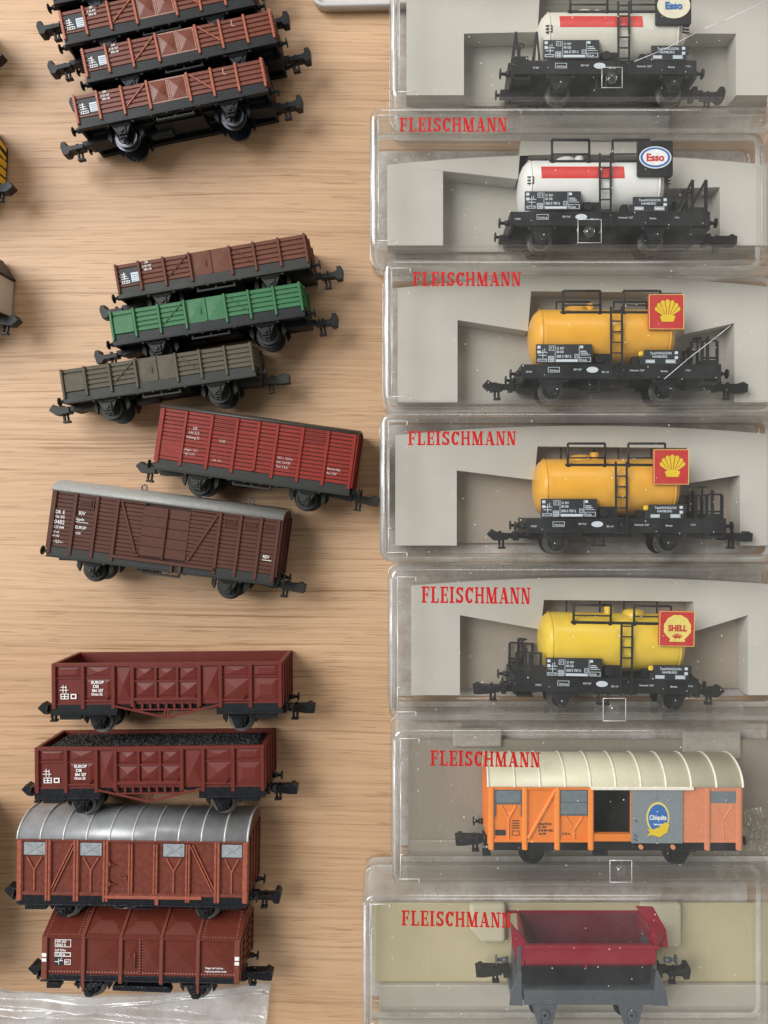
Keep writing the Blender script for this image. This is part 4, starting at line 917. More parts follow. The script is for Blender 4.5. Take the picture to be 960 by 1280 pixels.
def scallop(b, cx, cy, z, s, full=False):
    """fan shell built from separate ribs over a base"""
    pts = []
    if not full:
        N = 7
        for i in range(N):
            a0 = R(172 - 164 * i / N - 1.8); a1 = R(172 - 164 * (i + 1) / N + 1.8); am = (a0 + a1) / 2; r = s * (1.0 + 0.06 * math.sin(am)); zz = z + 0.002 * i
            base = (cx + 0.12 * s * math.cos(am), cy - 0.55 * s)
            q = [base, (cx + r * math.cos(a1) * .95, cy + r * math.sin(a1) * .85 - .12 * s), (cx + r * 1.04 * math.cos(am), cy + r * .96 * math.sin(am) - .12 * s), (cx + r * math.cos(a0) * .95, cy + r * math.sin(a0) * .85 - .12 * s)]
            b.add([(x, y, zz) for x, y in q], [(0, 1, 2, 3)])
        b.add([(cx + x * s, cy + y * s, z + .02) for x, y in ((-.45, -.85), (.45, -.85), (.60, -.45), (.25, -.30), (-.25, -.30), (-.60, -.45))], [tuple(range(6))])
    else:
        n = 60; vs = []
        for i in range(n):
            t = 2 * math.pi * i / n; r = 1.0 + (0.05 * abs(math.sin(t * 6)) if math.sin(t) > -0.35 else -0.02)
            x, y = r * math.cos(t), r * math.sin(t)
            if y < -0.62: y = -0.62 - (abs(y) - .62) * 0.9; x *= 0.95
            vs.append((cx + x * s, cy + y * s, z))
        b.add(vs, [tuple(range(n))]); b.add([(cx + x * s, cy + y * s, z + .01) for x, y in ((-.6, -1.0), (.6, -1.0), (.5, -.7), (-.5, -.7))], [(0, 1, 2, 3)])
def tank_wagon(label, ox, oy, rot, tank_m, sign, plat, group, kz=2.0, stripe=None, coup=(0, 0), small_clear=None, dome=True):
    """ox, oy: pixel where local (0,0) = middle of the solebar top at the near side; plat: +1/-1 end with the brake platform, 0 with low shunting steps"""
    W = 16.2; zt = kz + W; k = (D - zt) / F; cxp = 757.0; cyp = 453.0
    root = thing('tank_wagon', label, 'model wagon', (WX(ox, zt), WY(oy, zt), kz), rot, group)
    X = lambda p: (p - cxp) * k; Y = lambda p: (cyp - p) * k
    # tank
    yc = Y(415) + 0.3; Rt = 8.15; xa, xb = X(676), X(842)
    b = MB(); prof = [(0.001, xa - 2.2), (2.6, xa - 2.05), (5.0, xa - 1.6), (6.7, xa - 0.85), (7.7, xa + .1), (8.05, xa + .9), (Rt, xa + 1.8), (Rt, xb - 1.8), (8.05, xb - .9), (7.7, xb - .1), (6.7, xb + .85), (5.0, xb + 1.6), (2.6, xb + 2.05), (0.001, xb + 2.2)]
    b.lathe(prof, (0, yc, W / 2), 'x', 56)
    for x in (xa + .6, xb - .6):
        b.lathe([(Rt - .02, -.25), (Rt + .1, -.12), (Rt + .1, .12), (Rt - .02, .25)], (x, yc, W / 2), 'x', 56)
    tank = b.build('tank', tank_m, root)
    if dome:
        b = MB(); b.lathe([(0.001, 1.9), (1.0, 1.85), (1.3, 1.5), (1.3, -0.5)], (X(746 if sign != 'shellold' else 757), yc + Rt, W / 2), 'y', 20)
        b.lathe([(0.001, 1.3), (2.0, 1.2), (2.9, .8), (3.2, .2), (3.3, -0.6)], (X(728 if sign != 'shellold' else 790), yc + Rt - .1, W / 2), 'y', 24); b.build('dome', tank_m, tank)
    b = MB()   # saddles
    for x in (X(700), X(822)): b.prism([(0, 1), (0, W - 1), (2.8, W - 2), (1.4, W / 2), (2.8, 2)], x - 1.2, x + 1.2, 'yz')
    b.box(X(745), X(765), 0, 3.2, 2.5, W - 1.8); b.cyl((X(750), 1.6, W - 2.0), (X(750), 1.6, W - .4), 1.2); b.box(X(792), X(800), 0, 2.2, W - 3, W - .8)
    b.build('saddle', TBLK, root, bevel=.1)
    if stripe:
        b = MB(); n = 8; yy0, yy1 = Y(412), Y(395)
        a0, a1 = math.asin((yy0 - yc) / Rt), math.asin((yy1 - yc) / Rt); xs0, xs1 = X(691), X(795)
        vs = [(x, yc + (Rt + .03) * math.sin(a0 + (a1 - a0) * i / n), W / 2 + (Rt + .03) * math.cos(a0 + (a1 - a0) * i / n)) for x in (xs0, xs1) for i in range(n + 1)]
        b.add(vs, [(i, i + 1, n + 2 + i, n + 1 + i) for i in range(n)], 0, True); b.build('red_stripe', STR, tank)
        b = MB()
        for xx, d in ((X(681), -1), (X(845), 1)):
            for q in range(3): b.bar((xx, Y(410 + 4 * q), W / 2 + Rt - .2), (xx + d * 1.7, Y(410 + 4 * q), W / 2 + Rt - .2 - (.3 if d > 0 else 0)), .16, .5)
            b.box(xx - .1, xx + .1, Y(418), Y(410), W / 2 + Rt - .3, W / 2 + Rt + .05)
        b.build('lamp_bracket', TBLK, tank)
    # info boards
    zb = W + .25
    b = MB(); b.box(X(670), X(740), Y(452), Y(428.5), zb - .5, zb); bd = b.build('data_board', BPR, root, bevel=.06)
    g = MB(); z = zb + .02
    g.box(X(671.5), X(675.5), Y(434), Y(430.5), z, z + .03); g.box(X(671.5), X(675.5), Y(440), Y(436.5), z, z + .03)
    g.box(X(678), X(678.6), Y(446), Y(435), z, z + .03); g.box(X(673), X(683), Y(442.6), Y(442), z, z + .03); g.box(X(680.5), X(681), Y(438), Y(434), z, z + .03); g.box(X(674), X(684), Y(439), Y(438.4), z, z + .03)
    frame_marks(g, X(672), Y(450), X(683), Y(447), z, .1); frame_marks(g, X(686), Y(436.5), X(692), Y(430.5), z, .12); put_text(g, 'P', X(687.6), Y(435.6), z + .02, 1.1, xs=.8)
    frame_marks(g, X(685), Y(450.5), X(692), Y(443.5), z, .1)
    for q in (1, 2): g.box(X(685 + 2.3 * q), X(685.5 + 2.3 * q), Y(450.5), Y(443.5), z, z + .03); g.box(X(685), X(692), Y(450.5 - 2.3 * q), Y(450 - 2.3 * q), z, z + .03)
    g.box(X(693.5), X(694), Y(450), Y(430), z, z + .03); g.box(X(723.5), X(724), Y(450), Y(430), z, z + .03)
    put_text(g, '21 RIV', X(695.5), Y(435), z + .02, .88, xs=.85, bold=.02); put_text(g, '80 DB', X(695.5), Y(439.5), z + .02, .88, xs=.85, bold=.02); put_text(g, '000 0 787-2', X(695.5), Y(445.3), z + .02, 1.0, xs=.82, bold=.02)
    frame_marks(g, X(718), Y(446), X(722.5), Y(441), z, .1); put_text(g, 'P', X(719.2), Y(445), z + .02, .8, xs=.8)
    g.box(X(695), X(722), Y(450.4), Y(447.6), z, z + .03); g.box(X(725), X(728.5), Y(433.5), Y(430.5), z, z + .03)
    for q, wd in ((437, 7), (439.3, 9), (441.6, 12)): g.box(X(725.5), X(725.5 + wd), Y(q + .7), Y(q), z, z + .03)
    frame_marks(g, X(725), Y(450.4), X(738), Y(445), z, .1); put_text(g, '12,6t', X(726), Y(449.3), z + .02, .7, xs=1.1, bold=.02)
    g.build('lettering', BLUW, bd)
    b = MB(); b.box(X(805), X(852), Y(446), Y(435.5), zb - .5, zb); b.box(X(800), X(849), Y(454), Y(445), zb - .6, zb - .08); bd = b.build('owner_board', BPR, root, bevel=.06)
    g = MB(); put_text(g, 'TankWAGGON', X(812), Y(441.2), z + .02, .95, xs=.92, bold=.015); put_text(g, 'HAMBURG', X(815), Y(445.4), z + .02, .9, xs=.95, bold=.015)
    g.box(X(843), X(847), Y(441), Y(437.5), z, z + .03); g.box(X(843), X(847), Y(447), Y(443.5), z, z + .03); frame_marks(g, X(807), Y(452), X(818), Y(448), z - .06, .1); g.box(X(808), X(817), Y(451), Y(449), z - .06, z - .02); frame_marks(g, X(832), Y(452), X(844), Y(448), z - .06, .1); g.box(X(833), X(843), Y(451), Y(449), z - .06, z - .02)
    g.build('lettering', BLUW, bd)
    if small_clear: b = MB(); b.box(X(799), X(805), Y(443), Y(437), zb - 1.2, zb - .2); b.build('valve', small_clear, root, bevel=.3)
    # ladder
    b = MB(); zl = W + 0.9
    for x in (X(763), X(776.5)): b.bar((x, Y(382), zl - .3), (x, Y(473), zl), .52, .4)
    for q in range(6): y = Y(387 + 13.2 * q); b.cyl((X(763), y, zl - .2), (X(776.5), y, zl - .2), .2, n=8)
    b.cyl((X(763), Y(471), zl - .1), (X(776.5), Y(471), zl - .1), .22, n=8)
    b.build('ladder', TBLK, root)
    # walkway and railings
    b = MB(); zw = W - 3.2
    b.box(X(703), X(832), Y(387), Y(384), 2.5, zw + 1.0) if sign != 'none' else None
    for x in (X(707), X(752), X(783), X(828)): b.prism([(x - .3, Y(394)), (x + .3, Y(394)), (x + .5, Y(384)), (x - .5, Y(384))], zw - .2, zw + 1.1)
    b.build('walkway', TBLK, root, bevel=.06)
    hr = 358.5 if sign != 'shellold' else 363
    for x0_, x1_ in ((706, 753), (782.5, 829)):
        b = MB(); b.tube([(X(x0_), Y(388), zw + .9), (X(x0_), Y(hr), zw + .9), (X(x1_), Y(hr), zw + .9), (X(x1_), Y(388), zw + .9)], .34, 8); b.cyl((X(x0_), Y(376.5), zw + .9), (X(x1_), Y(376.5), zw + .9), .22, n=8)
        b.tube([(X(x0_) + .3, Y(387), 3), (X(x0_) + .3, Y(hr), 3), (X(x1_) - .3, Y(hr), 3), (X(x1_) - .3, Y(387), 3)], .27, 8); b.build('railing', TBLK, root)
    # sign
    zs = W + 1.0; cxs, cys = X(831.5), Y(389); h = 4.85
    b = MB(); b.prism([(cxs + a_, cys + c_) for a_, c_ in rrect(-h, h, -h, h, .5, 3)], zs - .9, zs); b.box(cxs - .8, cxs + .8, cys - 3, cys + 3, zs - 3, zs - .9)
    sg = b.build('sign_board', [TBLK if sign.startswith('oval') else SGR], root, bevel=.15)
    if sign.startswith('oval'):
        rx, ry = (4.35, 3.0) if sign == 'oval2' else (4.5, 3.5)
        g = MB(); ellipse(g, cxs, cys + .2, zs + .07, rx, ry); ov = g.build('oval', WHS if sign == 'oval2' else CRM, sg)
        if sign == 'oval2':
            g = MB(); ellipse(g, cxs, cys + .2, zs + .11, rx - .3, ry - .28); q = g.build('blue_ring', BLU, ov); g = MB(); ellipse(g, cxs, cys + .2, zs + .15, rx - .95, ry - .8); g.build('oval_centre', WHS, ov)
        g = MB(); put_text(g, 'Esso', cxs, cys - .75, zs + .19, 2.7 if sign == 'oval2' else 2.6, xs=1.0, bold=.11, center=True); g.build('lettering', RDT if sign == 'oval2' else BLU, ov)
    else:
        g = MB(); frame_marks(g, cxs - h + .12, cys - h + .12, cxs + h - .12, cys + h - .12, zs + .01, .12); g.build('border', SGYP, sg)
        g = MB()
        if sign == 'shellold': scallop(g, cxs + .1, cys + .1, zs + .06, 3.6, True)
        else: scallop(g, cxs + .3, cys + .3, zs + .06, 3.5)
        sh = g.build('shell_emblem', SGYP if sign == 'shellold' else SGY, sg)
        if sign == 'shellold':
            g = MB(); put_text(g, 'SHELL', cxs + .1, cys - .55, zs + .12, 2.2, xs=.85, bold=.10, center=True)
            for q in range(-4, 5): a_ = R(90 + q * 14); g.bar((cxs + .1 + .5 * math.cos(a_), cys - 2.9 + .5 * math.sin(a_), zs + .1), (cxs + .1 + 1.7 * math.cos(a_), cys - 2.9 + 1.7 * math.sin(a_), zs + .1), .12, .05)
            g.build('lettering', SGR, sh)
    # chassis
    Lc = X(860) - X(652); xs = plat; x0_, x1_ = X(654), X(860)
    if plat > 0: x1_ = X(900)
    if plat < 0: x0_ = X(632)
    Lc = x1_ - x0_; mid = (x0_ + x1_) / 2
    sub = MB(); sub.box(x0_, x1_, -1.8, Y(453) - .02, 1.0, W - .25)
    sub.build('deck', TBLK, root, bevel=.1)
    # the axles and solebars, centred on mid
    c = MB(); yw = -6.9 + .2
    for z_, d in ((W, -1), (0, 1)):
        c.box(x0_, x1_, -3.7, -.1, z_, z_ + d * .7); c.box(x0_, x1_, -4.0, -3.6, z_ - d * .25, z_ + d * 1.1)
    c.box(x0_, x1_, -2.4, -.4, .8, W - .8)
    c.box(X(735), X(790), -5.2, -2.2, 3.5, W - 3.5)
    for x in (X(692), X(834)):
        for z_, d in ((W - 1.0, 1), (1.0, -1)): axle_guard(c, x, yw, z_, d, yt=-4.2)
    for x in (x0_, x1_):
        d = -1 if x == x0_ else 1; c.prism([(x - d, -2.4), (x - d * 8, -2.4), (x - d * 7, -5.6), (x - d, -5.9)], W / 2 - 2.4, W / 2 + 2.4); c.box(x - .4, x + .4, -4.9, 0, .2, W - .2)
    c.prism([(X(736), -7.6), (X(752), -7.6), (X(752), -7.2), (X(736), -7.2)], W - 2.4, W - .6); c.box(X(737), X(739), -7.4, -4.2, W - 1.5, W - 1); c.box(X(749), X(751), -7.4, -4.2, W - 1.5, W - 1)
    fo = c.build('underframe', TBLK, root, bevel=.08)
    g = MB(); z = W + .02
    for s_, p, q, sz in (('19 RIV', 657, 464, .75), ('Hamburg', 687, 462, .75), ('REV 9.67', 717, 461, .7), ('P-G', 738, 462, .8), ('28,1 m3', 752, 464, .7), ('Untersuch. 12.67', 787, 462, .68), ('Bremse', 826, 463, .7), ('11,0 t', 857 if plat >= 0 else 848, 462, .7)):
        put_text(g, s_, X(p), Y(q), z + .03, sz, xs=.85, bold=.01)
    frame_marks(g, X(685), Y(463.4), X(699.5), Y(457), z, .1); ellipse(g, X(740.5), Y(460.2), z + .02, 1.6, .8); 
    g.build('lettering', BLUW, fo)
    for x in (X(692), X(834)): wheelset(root, x, yw, W, [BLK, RIM])
    for i, (x, d) in enumerate(((x0_, -1), (x1_, 1))):
        for zz in (W / 2 - 5.3, W / 2 + 5.3): buffer(root, x, -2.2, zz, d, TBLK, L=3.0, r=1.35)
        if coup[i] is not None: coupler(root, x + d * 2.2, -5.0, W / 2, d, TBLK, coup[i])
        sb_ = MB(); sb_.box(x - d, x + d * 2.6, -5.7, -4.3, W / 2 - 1.6, W / 2 + 1.6); sb_.build('coupler_pocket', TBLK, root, bevel=.1)
    # brake platform
    if plat:
        xo = x1_ if plat > 0 else x0_; xi = X(862) if plat > 0 else X(668); s = MB()
        top = 10.2 if sign != 'oval1' else 9.0
        for zz in (W - 1.0, 1.0):
            if sign == 'oval2':
                for a_, c_ in ((xi + plat * .2, xi + plat * 4.2), (xo - plat * 4.6, xo - plat * .4)):
                    s.bar((a_ - 0.6 * plat, 0, zz), (c_, 8.9, zz), .62, .5); s.bar((c_, 0, zz), (c_, 8.9, zz), .75, .5)
            elif sign == 'oval1':
                for a_, c_ in ((xo + plat * .3, xo - plat * 1.0), (xi + plat * 2.4, xi + plat * 1.2)):
                    s.prism([(a_ - .5, -2.5), (a_ + .5, -2.5), (c_ + .3, 8.2), (c_ - .3, 8.2)], zz - .3, zz + .3); s.bar((c_ + plat * -.9, -1, zz), (c_ - plat * .1, 8.0, zz), .5, .42)
            else:
                for x in (xi + plat * .8, xi + plat * 3.8, xo - plat * 3.0, xo - plat * .4): s.box(x - .36, x + .36, -3.6, (top - 2.2 if x != xo - plat * 3.0 else top - .6) * .8, zz - .25, zz + .25)
                s.box(xi + plat * .8, xi + plat * 4, top * .6, top * .6 + .45, zz - .2, zz + .2); s.box(xi + plat * 4, xo - plat * .4, top * .62, top * .62 + .45, zz - .2, zz + .2); s.box(xi + plat * 3.8, xo - plat * .4, 1.6, 2.1, zz - .2, zz + .2)
        s.box(xi + plat * 3.6, xo - plat * .5, -1.2, 1.2, 1, W - .4); s.cyl((xo - plat * 3, 1, W / 2), (xo - plat * 3, 8.8, W / 2), .3); s.lathe([(1.2, -.2), (1.5, 0), (1.2, .2)], (xo - plat * 3, 8.8, W / 2), 'y', 16)
        s.box(xo - plat * .5, xi + plat * 3, -5.4, -4.9, W - 2.6, W + .2); s.box(xi + plat * 3.2, xi + plat * 3.6, -5.2, 0, W - .6, W)
        s.build('brake_platform', TBLK, root)
    return root
EDT = -1
def hole(dx, dy, top=366, wing_l=570, wing_r=916, l1=400, l2=414, r1=418, r2=404, cl=658, cr=853, bot=500):
    return [(p + dx, q + dy) for p, q in ((wing_l, bot), (wing_r, bot), (wing_r, r2), (cr, r1), (cr - 2, top), (cl + 4, top - 2), (cl, l2), (wing_l, l1))]
FLG = mat('grey_tray_floor', (0.44, 0.42, 0.365), 0.6, var=0.05, vscale=100)
FLB = mat('brownish_tray_floor', (0.38, 0.325, 0.265), 0.6, var=0.08, vscale=60)
gT = 'model tank wagons in clear boxes'
# box 1 (top)
plastic_box('clear box with a long crack in its lid, holding the cream tank wagon', 488, -64, 1000, 127, None,
            (508, 972, -40, 119, 8, hole(0, -390, top=366, wing_l=580, wing_r=920, l1=432, l2=430, r1=432, r2=432, cl=672, cr=862, bot=506), 8.0, TRAY), FLG, clip=(765, 97, 2.7), scratch=[(965, -2), (905, 26), (880, 36), (830, 62), (793, 77)])
tank_wagon('cream tank wagon with red stripe and blue lettering on a pale oval sign', 766, 75, 0, CTK, 'oval1', -1, gT, stripe=True, coup=(None, 0))
# box 2
plastic_box('clear box holding the white tank wagon with the red-lettered oval sign', 462, 132, 984, 313, (499.5, 633.5, 147, 164.5),
            (484, 958, 193, 307, 13, hole(-16, -188, wing_l=570, wing_r=916, l1=402, l2=412, r1=424, r2=422, cl=663, cr=852, bot=491), 8.0, TRAY), FLG, clip=(737, 289, 3.1))
tank_wagon('white tank wagon with red stripe and red lettering on a blue-ringed oval sign', 743, 264, 0, WTK, 'oval2', 1, gT, stripe=True, coup=(None, 2))
# box 3
plastic_box('clear box holding the upper yellow tank wagon, a fine crack over its right end', 479, 323, 1000, 508, (516, 651, 340, 357.5),
            (497, 975, 346, 503, 14, hole(2, 0, bot=500), 8.0, TRAY), FLG, scratch=[(913, 407), (897, 420), (862, 447), (830, 474)])
tank_wagon('warm yellow tank wagon with plain shell sign, directly below the white tank wagon', 757, 455, 0, YEL, 'shell', 1, gT, coup=(1, 2), small_clear=YEL2)
# box 4
plastic_box('clear box holding the lower of the two warm yellow tank wagons', 475, 514, 998, 703, (510, 645, 539, 556.5),
            (494, 975, 532, 682, 12, hole(5, 194, wing_l=566, wing_r=920, l1=394, l2=406, r1=410, r2=400, cl=663, cr=856, bot=490), 8.0, TRAY), FLB)
tank_wagon('warm yellow tank wagon with plain shell sign, directly above the lemon yellow one', 763, 648, 0, YEL, 'shell', 1, gT, coup=(1, 2), small_clear=YEL2)
# box 5
plastic_box('clear box holding the lemon yellow tank wagon with the lettered shell sign', 486, 709, 1005, 902, (527, 663, 733, 753.5),
            (514, 985, 722, 869, 10, hole(11, 389, top=363, wing_l=564, wing_r=924, l1=380, l2=398, r1=400, r2=380, cl=665, cr=858, bot=478), 8.0, TRAY), FLB, clip=(768, 887, 3.0), slope=-0.012)
tank_wagon('lemon yellow tank wagon with a red sign lettered in capitals on a shell', 769, 848, R(-1.0), YEL2, 'shellold', -1, gT, coup=(2, 1), small_clear=YEL2)

# ------------------------------------------------------------------ box 6: orange van
def ribbed(name, col, scale=1500.0):
    m = mat(name, col, 0.35, var=0.04, vscale=80); n = m.node_tree.nodes; l = m.node_tree.links
    t_ = [x for x in n if x.type == 'TEX_COORD'][0]; wv = n.new('ShaderNodeTexWave'); wv.inputs['Scale'].default_value = scale / 6.28 * 2; wv.bands_direction = 'X'
    l.new(t_.outputs['Object'], wv.inputs[0]); bp = n.new('ShaderNodeBump'); bp.inputs['Strength'].default_value = 0.16; bp.inputs['Distance'].default_value = 0.0002
    l.new(wv.outputs[0], bp.inputs['Height']); l.new(bp.outputs[0], n['Principled BSDF'].inputs['Normal']); return m
RG = ribbed('grey_ribbed_tray', (0.33, 0.295, 0.245)); RY = ribbed('cream_ribbed_tray', (0.52, 0.46, 0.29)); PLG = mat('pale_plastic_patch', (0.42, 0.40, 0.35), 0.4)
rt6, c6 = plastic_box('clear box holding the orange van, with grey ribbed lining', 490, 911, 1012, 1111, (538, 675, 938, 957), None, FLB, clip=(776, 1089, 2.9), slope=-0.018)
def q6(px, py, z): return WX(px, z) - c6[0], WY(py, z) - c6[1]
s = MB(); a_ = q6(510, 1103, 3); c_ = q6(990, 925, 3); s.box(a_[0], c_[0], a_[1], c_[1], 1.6, 2.6); s.build('tray', RG, rt6, bevel=.3)
s = MB(); a_ = q6(512, 1104, 5); c_ = q6(985, 1054, 5); s.prism([(a_[0], a_[1]), (c_[0], a_[1]), (c_[0], c_[1]), (a_[0], c_[1])], 2.5, 3.4); s.build('lower_step', mat('grey_tray_step', (0.36, 0.325, 0.27), 0.4, var=.05, vscale=90), rt6, bevel=.3)
for (p0, p1, q0, q1) in ((568, 632, 921, 946), (867, 943, 925, 962)):
    s = MB(); a_ = q6(p0, q1, 12); c_ = q6(p1, q0, 12); s.box(a_[0], c_[0], a_[1], c_[1], 2.5, 4.0); s.build('tray_block', PLG, rt6, bevel=.9, seg=3)
s = MB(); ww = random.Random(9); pts = []
# crumpled clear film at the right end
nx_, ny_ = 26, 30; vs = []
for j in range(ny_):
    for i in range(nx_):
        u, v = q6(895 + 95 * i / (nx_ - 1), 1100 - 88 * j / (ny_ - 1), 6); vs.append((u, v, 5.0 + 1.0 * math.sin(i * 0.9 + j * .5) * math.sin(j * .7 - i * .3) + ww.random() * .5))
s.add(vs, [(j * nx_ + i, j * nx_ + i + 1, (j + 1) * nx_ + i + 1, (j + 1) * nx_ + i) for j in range(ny_ - 1) for i in range(nx_ - 1)], 0, True)
s.build('crumpled_film', clear('yellowed_film', (0.80, 0.75, 0.62), 0.12, 0.2, 0.15, boost=1.4), rt6)

ORG = mat('orange_plastic', (0.76, 0.21, 0.030), 0.36, var=0.05); ORR = mat('orange_ribs', (0.84, 0.27, 0.05), 0.36, var=0.05)
SAL = mat('veiled_orange_plastic', (0.62, 0.235, 0.125), 0.4, var=0.05)  # orange paled to paint the lid's hazy veil into the colour
CRO = mat('cream_roof', (0.66, 0.62, 0.46), 0.4, var=0.03); CRR = mat('cream_roof_seams', (0.80, 0.77, 0.66), 0.4)
GRD = mat('grey_sliding_door', (0.21, 0.24, 0.26), 0.35, var=0.05); GSH = mat('slate_shutter', (0.095, 0.12, 0.135), 0.35, var=0.08)
W = 16.0; kz = 3.6; zt = kz + W; k = (D - zt) / F; H = (1052 - 983) * k
root = thing('banana_van', 'orange van with ribbed cream roof and grey sliding door with blue oval emblem', 'model wagon', (WX(769, zt), WY(1052, zt), kz), R(-.15))
X = lambda p: (p - 769) * k; Y = lambda p: (1052 - p) * k; x0 = X(611.5); x1 = X(926)
b = MB()
b.box(x0, X(741.5), 0, H, .3, W - .3); b.box(X(788), x1, 0, H, .3, W - .3); b.box(X(741), X(789), 0, .5, W - 1.9, W - .3); b.box(X(741), X(789), 0, H, .3, 1.2); b.box(X(741), X(789), H - .5, H, .3, W - .3)
b.box(x0, X(738), H - .9, H + .03, W - .4, W + .2); b.box(x0, X(738), -.2, .5, W - .4, W + .15); b.box(X(738), X(790), 0, 1.9, W - 1.6, W - .1)
for x, d in ((x0, -1), (x1, 1)):
    for zz in (0.6, 4.4, 8.0, 11.6, W - 0.6): b.box(x - 0.3 * d, x + d * 0.45, -0.9, H, zz - 0.55, zz + 0.55)
    pr, _ = roof_profile(W, 6.0, 0.0); b.prism([(H + y, z) for y, z in pr], x - 0.25, x + 0.25, 'yz')
b.build('body', ORG, root, bevel=.08)
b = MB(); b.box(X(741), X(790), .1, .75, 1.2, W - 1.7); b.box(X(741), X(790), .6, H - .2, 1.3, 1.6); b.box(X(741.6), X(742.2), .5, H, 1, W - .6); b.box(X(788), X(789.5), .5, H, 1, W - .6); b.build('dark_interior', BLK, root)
b = MB(); b.box(X(852), x1 + .02, 0, H, W - .35, W - .05); b.box(X(884), x1, H - .9, H + .03, W - .3, W + .16); b.box(X(855), x1, -.2, .4, W - .3, W + .12); b.build('end_panel', SAL, root, bevel=.08)
for p, m_ in ((614, ORR), (656, ORR), (696.5, ORR), (738.5, ORR), (884, SAL), (923.5, SAL)):
    s = MB(); s.box(X(p) - .75, X(p) + .75, -2.2, H - .2, W - .4, W + .25); s.box(X(p) - .5, X(p) + .5, -2.2, H - .2, W, W + .5); s.build('post', m_, root, bevel=.12)
for p, m_ in ((801, SAL), (841, SAL)): s = MB(); s.cyl((X(p), -1.4, W - .8), (X(p), -1.4, W + .4), .6, n=12); s.build('door_roller', m_, root)
s = MB(); s.bar((X(660), .8, W + .0), (X(694), H - 1.0, W + .0), .9, .5); s.bar((X(660), .8, W + .2), (X(694), H - 1.0, W + .2), .35, .4); s.build('diagonal_brace', ORR, root, bevel=.08)
for p0, p1, q1, m_ in ((620, 651, 1004, ORR), (701, 734, 1018, ORR), (888, 921, 1004, SAL)):
    s = MB(); s.box(X(p0 - 2), X(p1 + 2), Y(q1 + 2), Y(986), W - .35, W - .12)
    for pp in (p0 - 1.2, p1 + 1.2): s.box(X(pp) - .22, X(pp) + .22, Y(1021), Y(988), W - .35, W - .02)
    fo = s.build('window', GSH, root)
    s = MB(); s.box(X(p0), X(p1), Y(q1 if q1 < 1010 else 1003), Y(988.5), W - .2, W - .02); s.build('shutter', mat('slate_shutter_light', (0.15, 0.185, 0.205), .35, var=.1), fo, bevel=.1)
    if q1 > 1010: s = MB(); s.box(X(p0), X(p1), Y(q1), Y(1004), W - .2, W + .05); s.build('shutter', MATS['slate_shutter_light'], fo, bevel=.1)
    s = MB(); xm_ = X((p0 + p1) / 2); yt_ = Y(q1 + 3); dy_ = 3.6
    s.bar((X(p0 + 6), yt_, W - .12), (xm_, yt_ - dy_, W - .12), .4, .45); s.bar((X(p1 - 6), yt_, W - .12), (xm_, yt_ - dy_, W - .12), .4, .45); s.bar((xm_, yt_ - dy_ + .1, W - .12), (xm_, .4, W - .12), .4, .45); s.build('y_brace', m_, root, bevel=.08)
# sliding door in grey
s = MB(); s.box(X(789), X(821), -.3, H - .1, W - .4, W + .45); s.box(X(821.3), X(853), -.3, H - .1, W - .4, W + .45); dr = s.build('sliding_door', GRD, root, bevel=.12)
zd = W + .5; cx_, cy_ = X(821.5), Y(1021)
s = MB(); ellipse(s, cx_, cy_, zd + .03, 3.1, 4.2); em = s.build('emblem', SGYP, dr)
s = MB(); ellipse(s, cx_, cy_ - .05, zd + .07, 2.65, 3.7); s.build('emblem_field', BLU, em)
s = MB(); put_text(s, 'Chiquita', cx_, cy_ - .5, zd + .14, 1.75, xs=.78, bold=.06, center=True); put_text(s, 'bananas', cx_, cy_ - 2.0, zd + .12, .8, xs=.9, bold=.02, center=True)
s.build('lettering', WHS, em)
s = MB(); s.add([(cx_ + a_, cy_ + c_, zd + .2) for a_, c_ in ((-3.1, -4.9), (-1.6, -4.6), (.4, -5.2), (2.5, -3.9), (3.1, -1.7), (1.9, -1.1), (.2, -2.5), (-1.6, -3.2), (-2.9, -3.0), (-2.2, -3.9))], [tuple(range(10))]); s.build('ribbon', SGY, em)
s = MB(); 
for q in (1023, 1042, 1047): s.bar((X(791.5), Y(q), zd), (X(796), Y(q + 3), zd), .3, .3)
s.build('door_latch', GSH, dr)
g = MB(); z = W - .2
put_text(g, 'Interfrigo', X(673), Y(1032), z, 1.05, xs=.9, bold=.02); put_text(g, '01 RIV', X(673), Y(1036), z, .9, xs=.9, bold=.02); put_text(g, '80 DB 084 9 486-2', X(673), Y(1040), z, .85, xs=.62, bold=.02); put_text(g, 'Ibs 396', X(674), Y(1044), z, .8, xs=.8, bold=.02); put_text(g, '14.02 m', X(702), Y(1044), z, .85, xs=.85, bold=.01)
g.box(X(619), X(632), Y(1045), Y(1038), z, z + .03)
frame_marks(g, X(640), Y(1045), X(649), Y(1039), z, .1)
for q in range(4): g.box(X(640), X(649), Y(1027 + 3 * q) , Y(1026.3 + 3 * q), z, z + .03)
g.build('lettering', BPR, root)
ro = roof(root, x1 - x0, W, H, 6.2, CRO, ribs=[(x1 - x0) * (i / 10 - .5) + (-.35 if i == 0 else .35 if i == 10 else 0) for i in range(11)], rib_m=CRR, ov=.5, over_end=.5, rr=.26)
ro.location.x = (x0 + x1) / 2 * S
for c_ in bpy.data.objects:
    if c_.parent == ro: c_.location.x = 0
s = MB(); s.box(X(738), X(866), H - .7, H + .15, W - .2, W + 1.0); s.build('door_rail', CRR, ro, bevel=.15, loc=(-(x0 + x1) / 2, 0, 0))
c = MB(); c.box(x0 + .5, x1 - .5, -2.6, -.2, 1, W - .3)
for x in (X(668), X(852)):
    for z_, d in ((W - 1.0, 1), (1.0, -1)): axle_guard(c, x, -4.6, z_, d, yt=-2.0)
